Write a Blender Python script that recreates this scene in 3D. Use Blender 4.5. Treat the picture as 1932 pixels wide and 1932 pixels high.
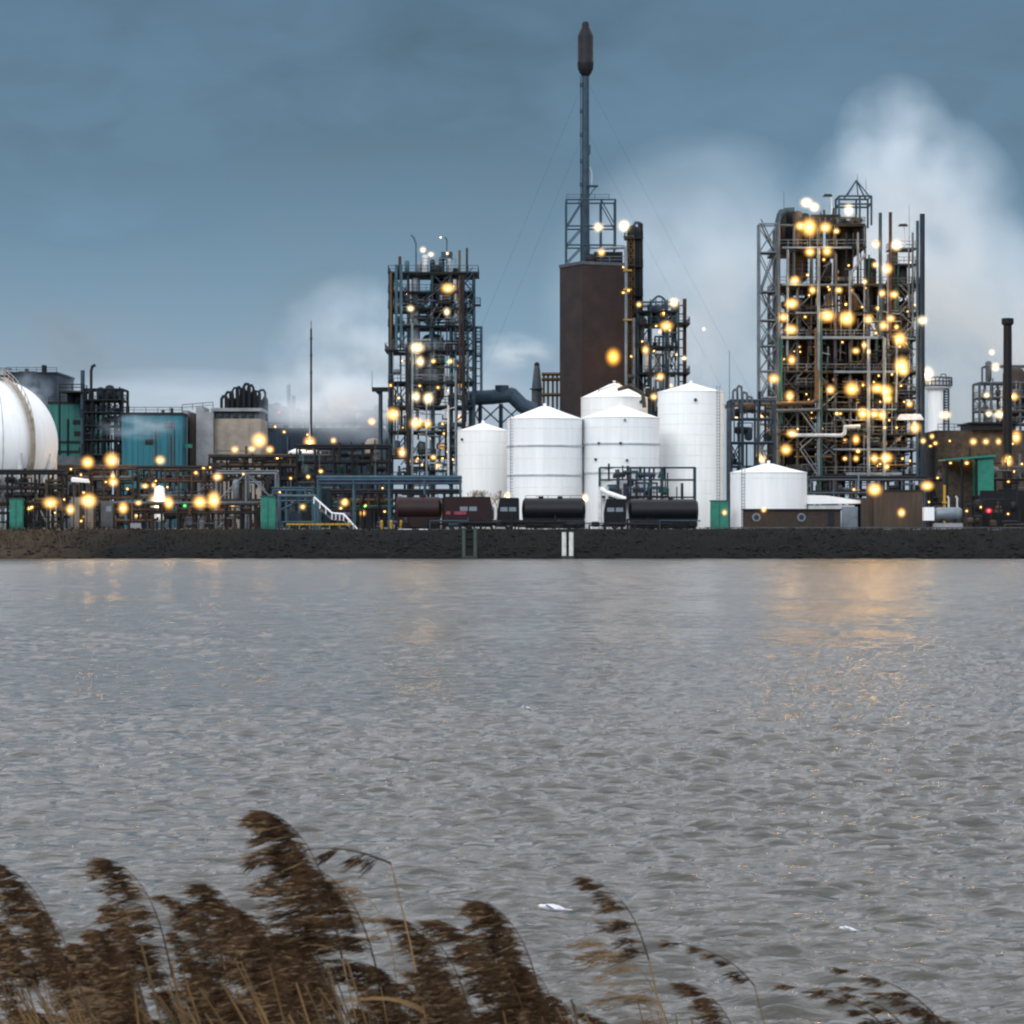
import bpy, math, random
import numpy as np
from mathutils import Vector, Matrix

R = math.radians
for o in list(bpy.data.objects):
    bpy.data.objects.remove(o)
S = bpy.context.scene
C = S.collection

# ------------------------------------------------------------------ camera, sky, sun, exposure
CAMZ = 5.0                       # eye height above the river
F, U0, V0 = 5434.0, 966.0, 989.6  # survey constants: bearings read off the photograph -> metres
cam = bpy.data.cameras.new('camera')
cam.sensor_width = 36.0
cam.lens = 36.0 * F / 1932.0
cam.shift_y = (V0 - 966.0) / 1932.0
cam.clip_start = 0.1
cam.clip_end = 20000
cam.dof.use_dof = True
cam.dof.focus_distance = 420
cam.dof.aperture_fstop = 20
co = bpy.data.objects.new('camera', cam)
co.location = (0, 0, CAMZ)
co.rotation_euler = (R(90), 0, 0)
C.objects.link(co)
S.camera = co

SUN_EL, SUN_AZ = R(28), R(205)    # behind the camera, a little to its left
w = bpy.data.worlds.new('World')
S.world = w
w.use_nodes = True
nt = w.node_tree
nt.nodes.clear()
N = nt.nodes.new
L = nt.links.new


def math_node(tree, op, a, b=None, c=None, clamp=False):
    n = tree.nodes.new('ShaderNodeMath')
    n.operation = op
    n.use_clamp = clamp
    for i, v in enumerate((a, b, c)):
        if v is None:
            continue
        if isinstance(v, (int, float)):
            n.inputs[i].default_value = v
        else:
            tree.links.new(v, n.inputs[i])
    return n.outputs[0]


def ramp(tree, fac, stops, interp='LINEAR'):
    n = tree.nodes.new('ShaderNodeValToRGB')
    n.color_ramp.interpolation = interp
    e = n.color_ramp.elements
    while len(e) < len(stops):
        e.new(0.5)
    for el, (p, c) in zip(e, stops):
        el.position = p
        el.color = (c[0], c[1], c[2], 1)
    if fac is not None:
        tree.links.new(fac, n.inputs[0])
    return n.outputs[0]


def mixc(tree, fac, a, b, mode='MIX'):
    n = tree.nodes.new('ShaderNodeMix')
    n.data_type = 'RGBA'
    n.blend_type = mode
    for sock, v in ((n.inputs[0], fac), (n.inputs[6], a), (n.inputs[7], b)):
        if isinstance(v, (int, float)):
            sock.default_value = v
        elif isinstance(v, tuple):
            sock.default_value = (v[0], v[1], v[2], 1)
        else:
            tree.links.new(v, sock)
    return n.outputs[2]


tc = N('ShaderNodeTexCoord')
sx = N('ShaderNodeSeparateXYZ')
L(tc.outputs['Generated'], sx.inputs[0])
cmap = N('ShaderNodeMapping')
cmap.inputs['Scale'].default_value = (7, 7, 15)
cmap.inputs['Rotation'].default_value = (0, R(18), 0)
L(tc.outputs['Generated'], cmap.inputs[0])
cn = N('ShaderNodeTexNoise')
cn.inputs['Scale'].default_value = 1.0
cn.inputs['Detail'].default_value = 5
cn.inputs['Roughness'].default_value = 0.5
L(cmap.outputs[0], cn.inputs['Vector'])
cn2 = N('ShaderNodeTexNoise')
cn2.inputs['Scale'].default_value = 3.3
cn2.inputs['Detail'].default_value = 6
cn2.inputs['Roughness'].default_value = 0.55
cn2.inputs['Distortion'].default_value = 0.4
L(cmap.outputs[0], cn2.inputs['Vector'])
cloud = math_node(nt, 'SUBTRACT', math_node(nt, 'MULTIPLY_ADD', cn2.outputs['Fac'], 0.45, math_node(nt, 'MULTIPLY', cn.outputs['Fac'], 0.75)), 0.6)
elev = math_node(nt, 'MULTIPLY_ADD', cloud, 0.17, sx.outputs['Z'])
over = ramp(nt, elev, [(0.0, (0.45, 0.57, 0.70)), (0.035, (0.37, 0.495, 0.63)), (0.075, (0.225, 0.36, 0.49)),
                       (0.12, (0.138, 0.246, 0.352)), (0.225, (0.100, 0.183, 0.276)), (0.285, (1.46, 1.50, 1.63)),
                       (0.6, (1.85, 1.88, 2.0)), (1.0, (1.5, 1.52, 1.6))])
# thin broken veils in the cloud base
veil = math_node(nt, 'MULTIPLY_ADD', cloud, 1.5, 1.0)
over2 = N('ShaderNodeVectorMath')
over2.operation = 'SCALE'
L(over, over2.inputs[0])
L(veil, over2.inputs['Scale'])
# clearer, brighter sky on the far side of the compass, behind the photographer
back = math_node(nt, 'MULTIPLY_ADD', sx.outputs['Y'], -0.9, 0.1, clamp=True)
lift = math_node(nt, 'MULTIPLY_ADD', back, 0.2, 1.0)
over3 = N('ShaderNodeVectorMath')
over3.operation = 'SCALE'
L(over2.outputs[0], over3.inputs[0])
L(lift, over3.inputs['Scale'])
b1 = N('ShaderNodeBackground')
b1.inputs[1].default_value = 0.92
L(over3.outputs[0], b1.inputs[0])
sky = N('ShaderNodeTexSky')
sky.sky_type = 'NISHITA'
sky.sun_disc = False
sky.sun_elevation = SUN_EL
sky.sun_rotation = SUN_AZ
b2 = N('ShaderNodeBackground')
b2.inputs[1].default_value = 0.05
L(sky.outputs[0], b2.inputs[0])
mx = N('ShaderNodeMixShader')
mx.inputs[0].default_value = 0.10
L(b1.outputs[0], mx.inputs[1])
L(b2.outputs[0], mx.inputs[2])
wo = N('ShaderNodeOutputWorld')
L(mx.outputs[0], wo.inputs['Surface'])

sl = bpy.data.lights.new('sun', 'SUN')
sl.energy = 1.25
sl.angle = R(25)
sl.color = (1.0, 0.97, 0.94)
so = bpy.data.objects.new('sun', sl)
sd = Vector((math.sin(SUN_AZ) * math.cos(SUN_EL), math.cos(SUN_AZ) * math.cos(SUN_EL), math.sin(SUN_EL)))
so.rotation_euler = sd.to_track_quat('Z', 'Y').to_euler()
so.location = (0, -50, 120)
C.objects.link(so)

S.view_settings.view_transform = 'Standard'
S.view_settings.look = 'None'
S.view_settings.exposure = 0.0
S.view_settings.gamma = 1.0
S.render.engine = 'CYCLES'
S.cycles.use_denoising = True
S.cycles.filter_width = 2.2
S.cycles.max_bounces = 6
S.cycles.diffuse_bounces = 2
S.cycles.glossy_bounces = 3
S.cycles.transparent_max_bounces = 16
S.cycles.volume_bounces = 3
S.cycles.volume_max_steps = 96
S.cycles.sample_clamp_indirect = 4.0
S.cycles.caustics_reflective = False
S.cycles.caustics_refractive = False


# ------------------------------------------------------------------ helpers
def X(u, d): return (u - U0) / F * d
def Z(v, d): return CAMZ - (v - V0) / F * d
def M(px, d): return px / F * d


GZ = 4.3       # level of the works yard


def mat(name, col, rough=0.6, metal=0.0, var=0.25, scale=0.8, bump=0.0, col2=None, stretch=None, emit=None, estr=0, spec=0.5):
    m = bpy.data.materials.new(name)
    m.use_nodes = True
    t = m.node_tree
    p = t.nodes['Principled BSDF']
    p.inputs['Roughness'].default_value = rough
    p.inputs['Metallic'].default_value = metal
    p.inputs['Specular IOR Level'].default_value = spec
    tcn = t.nodes.new('ShaderNodeTexCoord')
    src = tcn.outputs['Object']
    if stretch:
        mp = t.nodes.new('ShaderNodeMapping')
        mp.inputs['Scale'].default_value = stretch
        t.links.new(src, mp.inputs[0])
        src = mp.outputs[0]
    n = t.nodes.new('ShaderNodeTexNoise')
    n.inputs['Scale'].default_value = scale
    n.inputs['Detail'].default_value = 6
    n.inputs['Roughness'].default_value = 0.65
    t.links.new(src, n.inputs['Vector'])
    a = tuple(c * (1 - var) for c in col)
    b = tuple(min(1, c * (1 + var)) for c in (col2 or col))
    c = ramp(t, n.outputs['Fac'], [(0.33, a), (0.67, b)])
    t.links.new(c, p.inputs['Base Color'])
    if bump:
        bn = t.nodes.new('ShaderNodeBump')
        bn.inputs['Strength'].default_value = bump
        bn.inputs['Distance'].default_value = 0.1
        t.links.new(n.outputs['Fac'], bn.inputs['Height'])
        t.links.new(bn.outputs[0], p.inputs['Normal'])
    if emit:
        p.inputs['Emission Color'].default_value = (*emit, 1)
        p.inputs['Emission Strength'].default_value = estr
    return m


MT = {
    'dark': mat('dark_steel', (0.0124, 0.0149, 0.0186), 0.6, 0.2, spec=0.25),
    'darkblue': mat('blue_grey_steel', (0.034, 0.062, 0.088), 0.6, 0.2, spec=0.25),
    'grey': mat('grey_steel', (0.08, 0.094, 0.11), 0.55, 0.2, spec=0.25),
    'galv': mat('galvanised_steel', (0.145, 0.185, 0.225), 0.5, 0.2),
    'pale': mat('pale_painted_steel', (0.48, 0.52, 0.54), 0.5),
    'brown': mat('brown_lagging', (0.0279, 0.0236, 0.0186), 0.7, col2=(0.065, 0.052, 0.04), spec=0.25),
    'rust': mat('rusted_steel', (0.0403, 0.0198, 0.0161), 0.8, col2=(0.05, 0.03, 0.026), spec=0.25),
    'copper': mat('ochre_pipe_lagging', (0.1054, 0.0651, 0.0310), 0.5, spec=0.25),
    'teal': mat('teal_steel', (0.0186, 0.0806, 0.0713), 0.6, spec=0.25),
    'green': mat('green_painted_steel', (0.008, 0.16, 0.115), 0.5),
    'tealwall': mat('teal_sheet_wall', (0.008, 0.135, 0.12), 0.6, var=.38, stretch=(2.2, 2.2, 0.10)),
    'bluewall': mat('blue_sheet_wall', (0.003, 0.12, 0.165), 0.6, var=.38, stretch=(2.2, 2.2, 0.10)),
    'navy': mat('navy_sheet_wall', (0.0112, 0.0248, 0.0434), 0.6, var=.38, stretch=(2.2, 2.2, 0.10), spec=0.25),
    'purple': mat('violet_painted_pipe', (0.0465, 0.0403, 0.0930), 0.5, spec=0.25),
    'blue': mat('blue_painted_steel', (0.0434, 0.0930, 0.1302), 0.5, spec=0.25),
    'yellow': mat('yellow_painted_steel', (0.40, 0.24, 0.01), 0.5),
    'white': mat('white_tank_paint', (0.8, 0.84, 0.86), 0.45, var=0.06, scale=0.9, stretch=(1.6, 1.6, 0.12)),
    'cream': mat('cream_tank_paint', (0.82, 0.85, 0.845), 0.45, var=0.06, scale=0.9, stretch=(1.6, 1.6, 0.12)),
    'seam': mat('grey_seam_paint', (0.45, 0.50, 0.53), 0.5),
    'concrete': mat('grey_concrete', (0.24, 0.25, 0.27), 0.85, scale=0.4),
    'beige': mat('beige_sheet_wall', (0.26, 0.23, 0.19), 0.7, scale=0.4),
    'brickwall': mat('brown_brick', (0.0403, 0.0310, 0.0260), 0.85, scale=2.0, spec=0.25),
    'umber': mat('umber_cladding', (0.0465, 0.0391, 0.0341), 0.8, stretch=(3, 3, 0.3), spec=0.25),
    'black': mat('black_paint', (0.0062, 0.0068, 0.0087), 0.5, spec=0.25),
    'tanker': mat('dark_tanker_paint', (0.0045, 0.006, 0.0085), 0.4, spec=0.25),
    'maroon': mat('maroon_tanker_paint', (0.017, 0.0065, 0.0075), 0.5, spec=0.25),
    'rubber': mat('black_rubber', (0.015, 0.015, 0.015), 0.9),
    'glass': mat('window_glass', (0.17, 0.21, 0.25), 0.1, var=0.1),
    'darkglass': mat('dark_window_glass', (0.02, 0.03, 0.04), 0.1, var=0.1),
    'redpaint': mat('red_lettering', (0.22, 0.03, 0.06), 0.5),
    'twig': mat('bare_twigs', (0.20, 0.15, 0.10), 0.9),
}


MT['softseam'] = mat('pale_seam_paint', (0.66, 0.70, 0.70), .5)
MT['stairbrown'] = mat('tan_stair_steel', (0.33, 0.29, 0.24), 0.7)


def brick_mat():
    m = bpy.data.materials.new('dark_brick_cladding')
    m.use_nodes = True
    t = m.node_tree
    p = t.nodes['Principled BSDF']
    p.inputs['Roughness'].default_value = 0.85
    tcn = t.nodes.new('ShaderNodeTexCoord')
    mp = t.nodes.new('ShaderNodeMapping')
    mp.inputs['Rotation'].default_value = (R(90), 0, 0)
    t.links.new(tcn.outputs['Object'], mp.inputs[0])
    b = t.nodes.new('ShaderNodeTexBrick')
    b.inputs['Scale'].default_value = 1.0
    b.inputs['Brick Width'].default_value = 0.9
    b.inputs['Row Height'].default_value = 0.35
    b.inputs['Mortar Size'].default_value = 0.03
    b.inputs['Color1'].default_value = (0.026, 0.0150, 0.0155, 1)
    b.inputs['Color2'].default_value = (0.021, 0.0125, 0.0130, 1)
    b.inputs['Mortar'].default_value = (0.021, 0.017, 0.018, 1)
    t.links.new(mp.outputs[0], b.inputs['Vector'])
    n = t.nodes.new('ShaderNodeTexNoise')
    n.inputs['Scale'].default_value = 0.35
    n.inputs['Detail'].default_value = 5
    t.links.new(tcn.outputs['Object'], n.inputs['Vector'])
    f = ramp(t, n.outputs['Fac'], [(0.3, (0.6, 0.6, 0.64)), (0.7, (1.35, 1.28, 1.2))])
    t.links.new(mixc(t, 1.0, b.outputs['Color'], f, 'MULTIPLY'), p.inputs['Base Color'])
    return m


MT['brick'] = brick_mat()


def origin_of(o):
    v = Vector((0, 0, 0))
    while o is not None:
        v += o.location
        o = o.parent
    return v


class MB:
    """collects boxes, bars, tubes and turned shapes in world metres"""
    def __init__(s):
        s.v, s.f = [], []

    def add(s, vs, fs):
        k = len(s.v)
        s.v.extend(tuple(p) for p in vs)
        s.f.extend(tuple(i + k for i in f) for f in fs)
        return s

    def box(s, x0, x1, y0, y1, z0, z1, rz=0, top=1.0):
        cx, cy = (x0 + x1) / 2, (y0 + y1) / 2
        hx, hy = (x1 - x0) / 2, (y1 - y0) / 2
        vs = []
        for z, k in ((z0, 1), (z1, top)):
            for a, b in ((-1, -1), (1, -1), (1, 1), (-1, 1)):
                x, y = a * hx * k, b * hy * k
                vs.append((cx + x * math.cos(rz) - y * math.sin(rz), cy + x * math.sin(rz) + y * math.cos(rz), z))
        return s.add(vs, [(3, 2, 1, 0), (4, 5, 6, 7), (0, 1, 5, 4), (1, 2, 6, 5), (2, 3, 7, 6), (3, 0, 4, 7)])

    def tube(s, p, q, r, n=8, r2=None, caps=True):
        p, q = Vector(p), Vector(q)
        d = (q - p)
        if d.length < 1e-6:
            return s
        d.normalize()
        a = d.orthogonal().normalized()
        b = d.cross(a)
        r2 = r if r2 is None else r2
        vs = []
        for c, rr in ((p, r), (q, r2)):
            for i in range(n):
                t = 2 * math.pi * (i + .5) / n
                vs.append(c + (a * math.cos(t) + b * math.sin(t)) * rr)
        fs = [(i, (i + 1) % n, n + (i + 1) % n, n + i) for i in range(n)]
        if caps:
            fs += [tuple(range(n - 1, -1, -1)), tuple(range(n, 2 * n))]
        return s.add(vs, fs)

    def bar(s, p, q, w):
        return s.tube(p, q, w * 0.7071, 4)

    def path(s, pts, r, n=8):
        for a, b in zip(pts, pts[1:]):
            s.tube(a, b, r, n)
        for p in pts[1:-1]:
            s.ball(p, r * 1.03, 8, 5)
        return s

    def lathe(s, prof, cx, cy, n=32, axis='z', cz=0):
        """prof: (radius, height) pairs"""
        vs, fs = [], []
        for r, z in prof:
            for i in range(n):
                t = 2 * math.pi * i / n
                if axis == 'z':
                    vs.append((cx + r * math.cos(t), cy + r * math.sin(t), z))
                else:
                    vs.append((z, cy + r * math.cos(t), cz + r * math.sin(t)))
        for k in range(len(prof) - 1):
            for i in range(n):
                j = (i + 1) % n
                f = (k * n + i, k * n + j, (k + 1) * n + j, (k + 1) * n + i)
                fs.append(f if axis == 'z' else f[::-1])
        a = tuple(range(n - 1, -1, -1))
        b = tuple(range((len(prof) - 1) * n, len(prof) * n))
        fs += [a, b] if axis == 'z' else [a[::-1], b[::-1]]
        return s.add(vs, fs)

    def ball(s, c, r, n=12, m=8, sz=1.0):
        prof = [(max(1e-3, r * math.sin(math.pi * k / m)), c[2] - sz * r * math.cos(math.pi * k / m)) for k in range(m + 1)]
        return s.lathe(prof, c[0], c[1], n)

    def rail(s, pts, h=1.1, w=0.06, post=2.0, mid=True):
        for a, b in zip(pts, pts[1:]):
            a, b = Vector(a), Vector(b)
            n = max(1, int((b - a).length / post))
            for k in range(n + 1):
                p = a.lerp(b, k / n)
                s.bar(p, p + Vector((0, 0, h)), w)
            s.bar(a + Vector((0, 0, h)), b + Vector((0, 0, h)), w)
            if mid:
                s.bar(a + Vector((0, 0, h * .5)), b + Vector((0, 0, h * .5)), w * .8)
        return s

    def build(s, name, m, parent=None, loc=None, smooth=False):
        org = origin_of(parent) if parent is not None else Vector(loc or (0, 0, 0))
        me = bpy.data.meshes.new(name)
        vs = [(x - org.x, y - org.y, z - org.z) for x, y, z in s.v]
        me.from_pydata(vs, [], s.f)
        ms = m if isinstance(m, (list, tuple)) else [m]
        for k in ms:
            me.materials.append(MT[k] if isinstance(k, str) else k)
        if smooth:
            me.polygons.foreach_set('use_smooth', [len(f) == 4 for f in s.f])
        o = bpy.data.objects.new(name, me)
        C.objects.link(o)
        if parent is not None:
            o.parent = parent
        else:
            o.location = org
        return o


def tag(o, label=None, cat=None, group=None, kind=None):
    if label: o['label'] = label
    if cat: o['category'] = cat
    if group: o['group'] = group
    if kind: o['kind'] = kind
    return o


def thing(name, label, cat, loc, group=None, kind=None):
    o = bpy.data.objects.new(name, None)
    o.empty_display_size = 0.5
    o.location = loc
    C.objects.link(o)
    return tag(o, label, cat, group, kind)


def sharp_smooth(o, deg=35):
    """smooth sides, crisp rims"""
    me = o.data
    me.polygons.foreach_set('use_smooth', [True] * len(me.polygons))
    try:
        me.set_sharp_from_angle(angle=R(deg))
    except Exception:
        pass
    return o


# ------------------------------------------------------------------ the setting: ground, banks, water
def sheet(name, xs, prof, m, label, jitter=0.0, seed=1):
    rng = random.Random(seed)
    vs, fs = [], []
    for (y, z) in prof:
        for x in xs:
            j = rng.uniform(-jitter, jitter)
            vs.append((x, y + rng.uniform(-jitter, jitter) * 2, z + j))
    n = len(xs)
    for k in range(len(prof) - 1):
        for i in range(n - 1):
            fs.append((k * n + i, k * n + i + 1, (k + 1) * n + i + 1, (k + 1) * n + i))
    o = MB().add(vs, fs).build(name, m)
    return tag(o, label, None, None, 'structure')


def bank_mat():
    m = bpy.data.materials.new('weedy_bank_stone')
    m.use_nodes = True
    t = m.node_tree
    p = t.nodes['Principled BSDF']
    p.inputs['Specular IOR Level'].default_value = 0.15
    p.inputs['Roughness'].default_value = 0.95
    tcn = t.nodes.new('ShaderNodeTexCoord')
    n1 = t.nodes.new('ShaderNodeTexNoise')
    n1.inputs['Scale'].default_value = 0.9
    n1.inputs['Detail'].default_value = 8
    n1.inputs['Roughness'].default_value = 0.7
    t.links.new(tcn.outputs['Object'], n1.inputs['Vector'])
    n2 = t.nodes.new('ShaderNodeTexNoise')
    n2.inputs['Scale'].default_value = 0.06
    n2.inputs['Detail'].default_value = 3
    t.links.new(tcn.outputs['Object'], n2.inputs['Vector'])
    a = ramp(t, n1.outputs['Fac'], [(0.3, (0.0040, 0.0050, 0.0054)), (0.7, (0.0070, 0.0083, 0.0082))])
    b = ramp(t, n1.outputs['Fac'], [(0.3, (0.022, 0.017, 0.012)), (0.7, (0.060, 0.045, 0.030))])
    sxx = t.nodes.new('ShaderNodeSeparateXYZ')
    t.links.new(tcn.outputs['Object'], sxx.inputs[0])
    far_left = math_node(t, 'MULTIPLY_ADD', sxx.outputs[0], -0.06, -3.1)
    f = math_node(t, 'MULTIPLY_ADD', n2.outputs['Fac'], 1.6, math_node(t, 'SUBTRACT', far_left, 1.0), clamp=True)
    t.links.new(mixc(t, f, a, b), p.inputs['Base Color'])
    bn = t.nodes.new('ShaderNodeBump')
    bn.inputs['Strength'].default_value = 0.3
    bn.inputs['Distance'].default_value = 0.3
    t.links.new(n1.outputs['Fac'], bn.inputs['Height'])
    t.links.new(bn.outputs[0], p.inputs['Normal'])
    return m


MT['bank'] = bank_mat()
MT['yard'] = mat('yard_gravel', (0.11, 0.11, 0.105), 0.95, scale=1.5)
MT['mud'] = mat('brown_mud', (0.10, 0.075, 0.05), 0.95, scale=3, bump=0.4)
MT['mudline'] = mat('wet_dark_stone', (0.018, 0.020, 0.022), 0.5, scale=2)

xs_wide = [-3000, -900, -400] + [-160 + 1.6 * i for i in range(201)] + [400, 900, 3000]
sheet('ground', [-6000, -1500, -300, 0, 300, 1500, 6000], [(431.5, GZ), (700, GZ), (1500, GZ), (9000, GZ)], 'yard', 'flat grey works yard beyond the bank')
sheet('river_bank', xs_wide, [(418.6, -0.6), (419.4, 0.25), (420.2, 0.75), (422, 1.6), (424.5, 2.7), (427, 3.7), (429, 4.28), (431.6, GZ - 0.004)],
      'bank', 'dark weedy stone bank across the river', jitter=0.09, seed=4)
sheet('near_bank', [-3000, -300, -60, -30, -12, -6, 0, 6, 12, 30, 60, 300, 3000], [(-80, 3.6), (0.5, 3.3), (8, 2.2), (22, -0.05), (30, -1.2)],
      'mud', 'muddy near bank under the reeds', jitter=0.03)


def water_mat():
    m = bpy.data.materials.new('river_water')
    m.use_nodes = True
    t = m.node_tree
    p = t.nodes['Principled BSDF']
    p.inputs['Base Color'].default_value = (0.056, 0.056, 0.050, 1)
    p.inputs['IOR'].default_value = 1.333
    tcn = t.nodes.new('ShaderNodeTexCoord')

    sy = t.nodes.new('ShaderNodeSeparateXYZ')
    t.links.new(tcn.outputs['Object'], sy.inputs[0])
    # ripples too fine to model roughen the open middle of the river more than the sheltered near shore
    t.links.new(math_node(t, 'MULTIPLY_ADD', math_node(t, 'DIVIDE', sy.outputs[1], 400.0, clamp=True), 0.22, 0.06), p.inputs['Roughness'])

    def noise(sc, st, det):
        mp = t.nodes.new('ShaderNodeMapping')
        mp.inputs['Scale'].default_value = st
        mp.inputs['Rotation'].default_value = (0, 0, R(8))
        t.links.new(tcn.outputs['Object'], mp.inputs[0])
        n = t.nodes.new('ShaderNodeTexNoise')
        n.inputs['Scale'].default_value = sc
        n.inputs['Detail'].default_value = det
        n.inputs['Roughness'].default_value = 0.6
        t.links.new(mp.outputs[0], n.inputs['Vector'])
        return n.outputs['Fac']
    a = noise(5.5, (.45, 1, 1), 5)
    b = noise(1.5, (.32, 1, 1), 3)
    h = math_node(t, 'ADD', math_node(t, 'MULTIPLY', a, 0.065), math_node(t, 'MULTIPLY', b, 0.20))
    bn = t.nodes.new('ShaderNodeBump')
    bn.inputs['Strength'].default_value = 0.85
    bn.inputs['Distance'].default_value = 1.0
    t.links.new(h, bn.inputs['Height'])
    t.links.new(bn.outputs[0], p.inputs['Normal'])
    return m


def build_water():
    rng = np.random.RandomState(7)
    rows, dense = 1250, 680
    ys = 19.0 * (421.5 / 19.0) ** (np.arange(rows) / (rows - 1.0))
    s = np.concatenate([[-40, -8, -3, -1.8, -1.3], np.linspace(-1, 1, dense), [1.3, 1.8, 3, 8, 40]])
    hw = 0.2 * ys + 11.0
    Xg = s[None, :] * hw[:, None]
    Yg = np.repeat(ys[:, None], len(s), 1)
    Zg = np.zeros_like(Xg)
    dy = ys * (math.log(421.5 / 19.0) / (rows - 1))
    inside = np.clip((1.25 - np.abs(s)) / 0.2, 0, 1)[None, :]
    for i in range(100):
        lam = 0.13 * (0.95 / 0.13) ** rng.rand()
        th = -math.pi / 2 - 0.15 + rng.normal(0, 0.40)
        k = 2 * math.pi / lam
        amp = 0.0116 * lam
        ph = rng.rand() * 6.283
        keep = np.clip(lam / (2.4 * dy) - 0.6, 0, 1)[:, None]
        a = k * (Xg * math.cos(th) + Yg * math.sin(th)) + ph
        Zg += amp * keep * (np.sin(a) + 0.25 * np.cos(2 * a))
    for i in range(44):
        lam = 1.4 * (5.5 / 1.4) ** rng.rand()
        th = -math.pi / 2 - 0.15 + rng.normal(0, 0.36)
        k = 2 * math.pi / lam
        ph = rng.rand() * 6.283
        keep = (np.clip(lam / (2.4 * dy) - 0.4, 0, 1) * np.clip((ys - 45) / 90, 0.12, 1))[:, None]
        Zg += 0.0032 * lam * keep * np.sin(k * (Xg * math.cos(th) + Yg * math.sin(th)) + ph)
    # gusts: calmer and rougher patches
    g = 0.8 + 0.5 * np.sin(Xg * 0.11 + Yg * 0.05 + 1.0) * np.sin(Yg * 0.083 - Xg * 0.03)
    Zg = Zg * g * inside
    nr, nc = Xg.shape
    me = bpy.data.meshes.new('water')
    me.vertices.add(nr * nc)
    me.vertices.foreach_set('co', np.stack([Xg, Yg, Zg], 2).astype(np.float32).ravel())
    idx = np.arange(nr * nc).reshape(nr, nc)
    q = np.stack([idx[:-1, :-1], idx[:-1, 1:], idx[1:, 1:], idx[1:, :-1]], 2).reshape(-1, 4)
    me.loops.add(q.size)
    me.loops.foreach_set('vertex_index', q.ravel().astype(np.int32))
    me.polygons.add(len(q))
    me.polygons.foreach_set('loop_start', (np.arange(len(q)) * 4).astype(np.int32))
    me.polygons.foreach_set('loop_total', np.full(len(q), 4, dtype=np.int32))
    me.polygons.foreach_set('use_smooth', np.ones(len(q), dtype=bool))
    me.update(calc_edges=True)
    me.materials.append(water_mat())
    o = bpy.data.objects.new('water', me)
    C.objects.link(o)
    tag(o, 'choppy grey river water with brown wave troughs', None, None, 'structure')


build_water()

# ------------------------------------------------------------------ lamps (collected here, built at the end)
LAMPS = []      # (u, v, depth, size class, colour, host)


def lamps(host, d, rows):
    for r in rows:
        u, v, size = r[0], r[1], r[2]
        col = r[3] if len(r) > 3 else 'amber'
        LAMPS.append((u, v, r[4] if len(r) > 4 else d, size, col, host))


# ------------------------------------------------------------------ storage tanks
def storage_tank(label, u0, u1, v_eave, v_top, d, m, rings=(), seams=(), spots=(), group='white storage tanks', rail=False, ladder=None, vtop_flat=0.0):
    cx = X((u0 + u1) / 2, d)
    r = M(u1 - u0, d) / 2
    ze, zt = Z(v_eave, d), Z(v_top, d)
    t = thing('storage_tank', label, 'storage tank', (cx, d, GZ), group)
    sharp_smooth(MB().lathe([(r, GZ - .3), (r, ze)], cx, d, 64).build('shell', m, t))
    sharp_smooth(MB().lathe([(r * 1.012, ze), (r * 1.012, ze + .12), (r * .55, ze + (zt - ze) * .52), (r * .12, zt), (.02, zt + .05)], cx, d, 64).build('roof', m, t), 50)
    for v in rings:
        z = Z(v, d)
        sharp_smooth(MB().lathe([(r + .01, z - .13), (r + .16, z - .13), (r + .16, z + .13), (r + .01, z + .13)], cx, d, 64).build('stiffening_ring', 'seam', t))
    for v in seams:
        z = Z(v, d)
        sharp_smooth(MB().lathe([(r - .01, z - .04), (r + .025, z - .03), (r + .02, z + .03), (r - .01, z + .04)], cx, d, 64).build('weld_seam', 'softseam', t))
    for (u, v, pr) in spots:
        px = X(u, d)
        py = d - math.sqrt(max(0.01, r * r - (px - cx) ** 2))
        MB().tube((px, py + .3, Z(v, d)), (px, py - .35, Z(v, d)), M(pr, d), 12).build('nozzle', 'darkblue', t)
    MB().tube((cx, d, zt - .1), (cx, d, zt + .5), .25, 10).build('roof_vent', m, t)
    if rail:
        b = MB()
        n = 40
        for k in range(n):
            a, c = 2 * math.pi * k / n, 2 * math.pi * (k + 1) / n
            p = Vector((cx + r * .985 * math.cos(a), d + r * .985 * math.sin(a), ze + .1))
            q = Vector((cx + r * .985 * math.cos(c), d + r * .985 * math.sin(c), ze + .1))
            b.bar(p, p + Vector((0, 0, 1.0)), .06)
            b.bar(p + Vector((0, 0, 1.0)), q + Vector((0, 0, 1.0)), .06)
        b.build('roof_rail', 'galv', t)
    if ladder:
        px = X(ladder, d)
        py = d - math.sqrt(max(0.01, r * r - (px - cx) ** 2)) - .25
        b = MB()
        for s in (-.25, .25):
            b.bar((px + s, py, GZ), (px + s, py, ze + 1), .07)
        z = GZ + .4
        while z < ze + 1:
            b.bar((px - .25, py, z), (px + .25, py, z), .05)
            z += .5
        b.build('ladder', 'galv', t)
    return t


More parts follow.
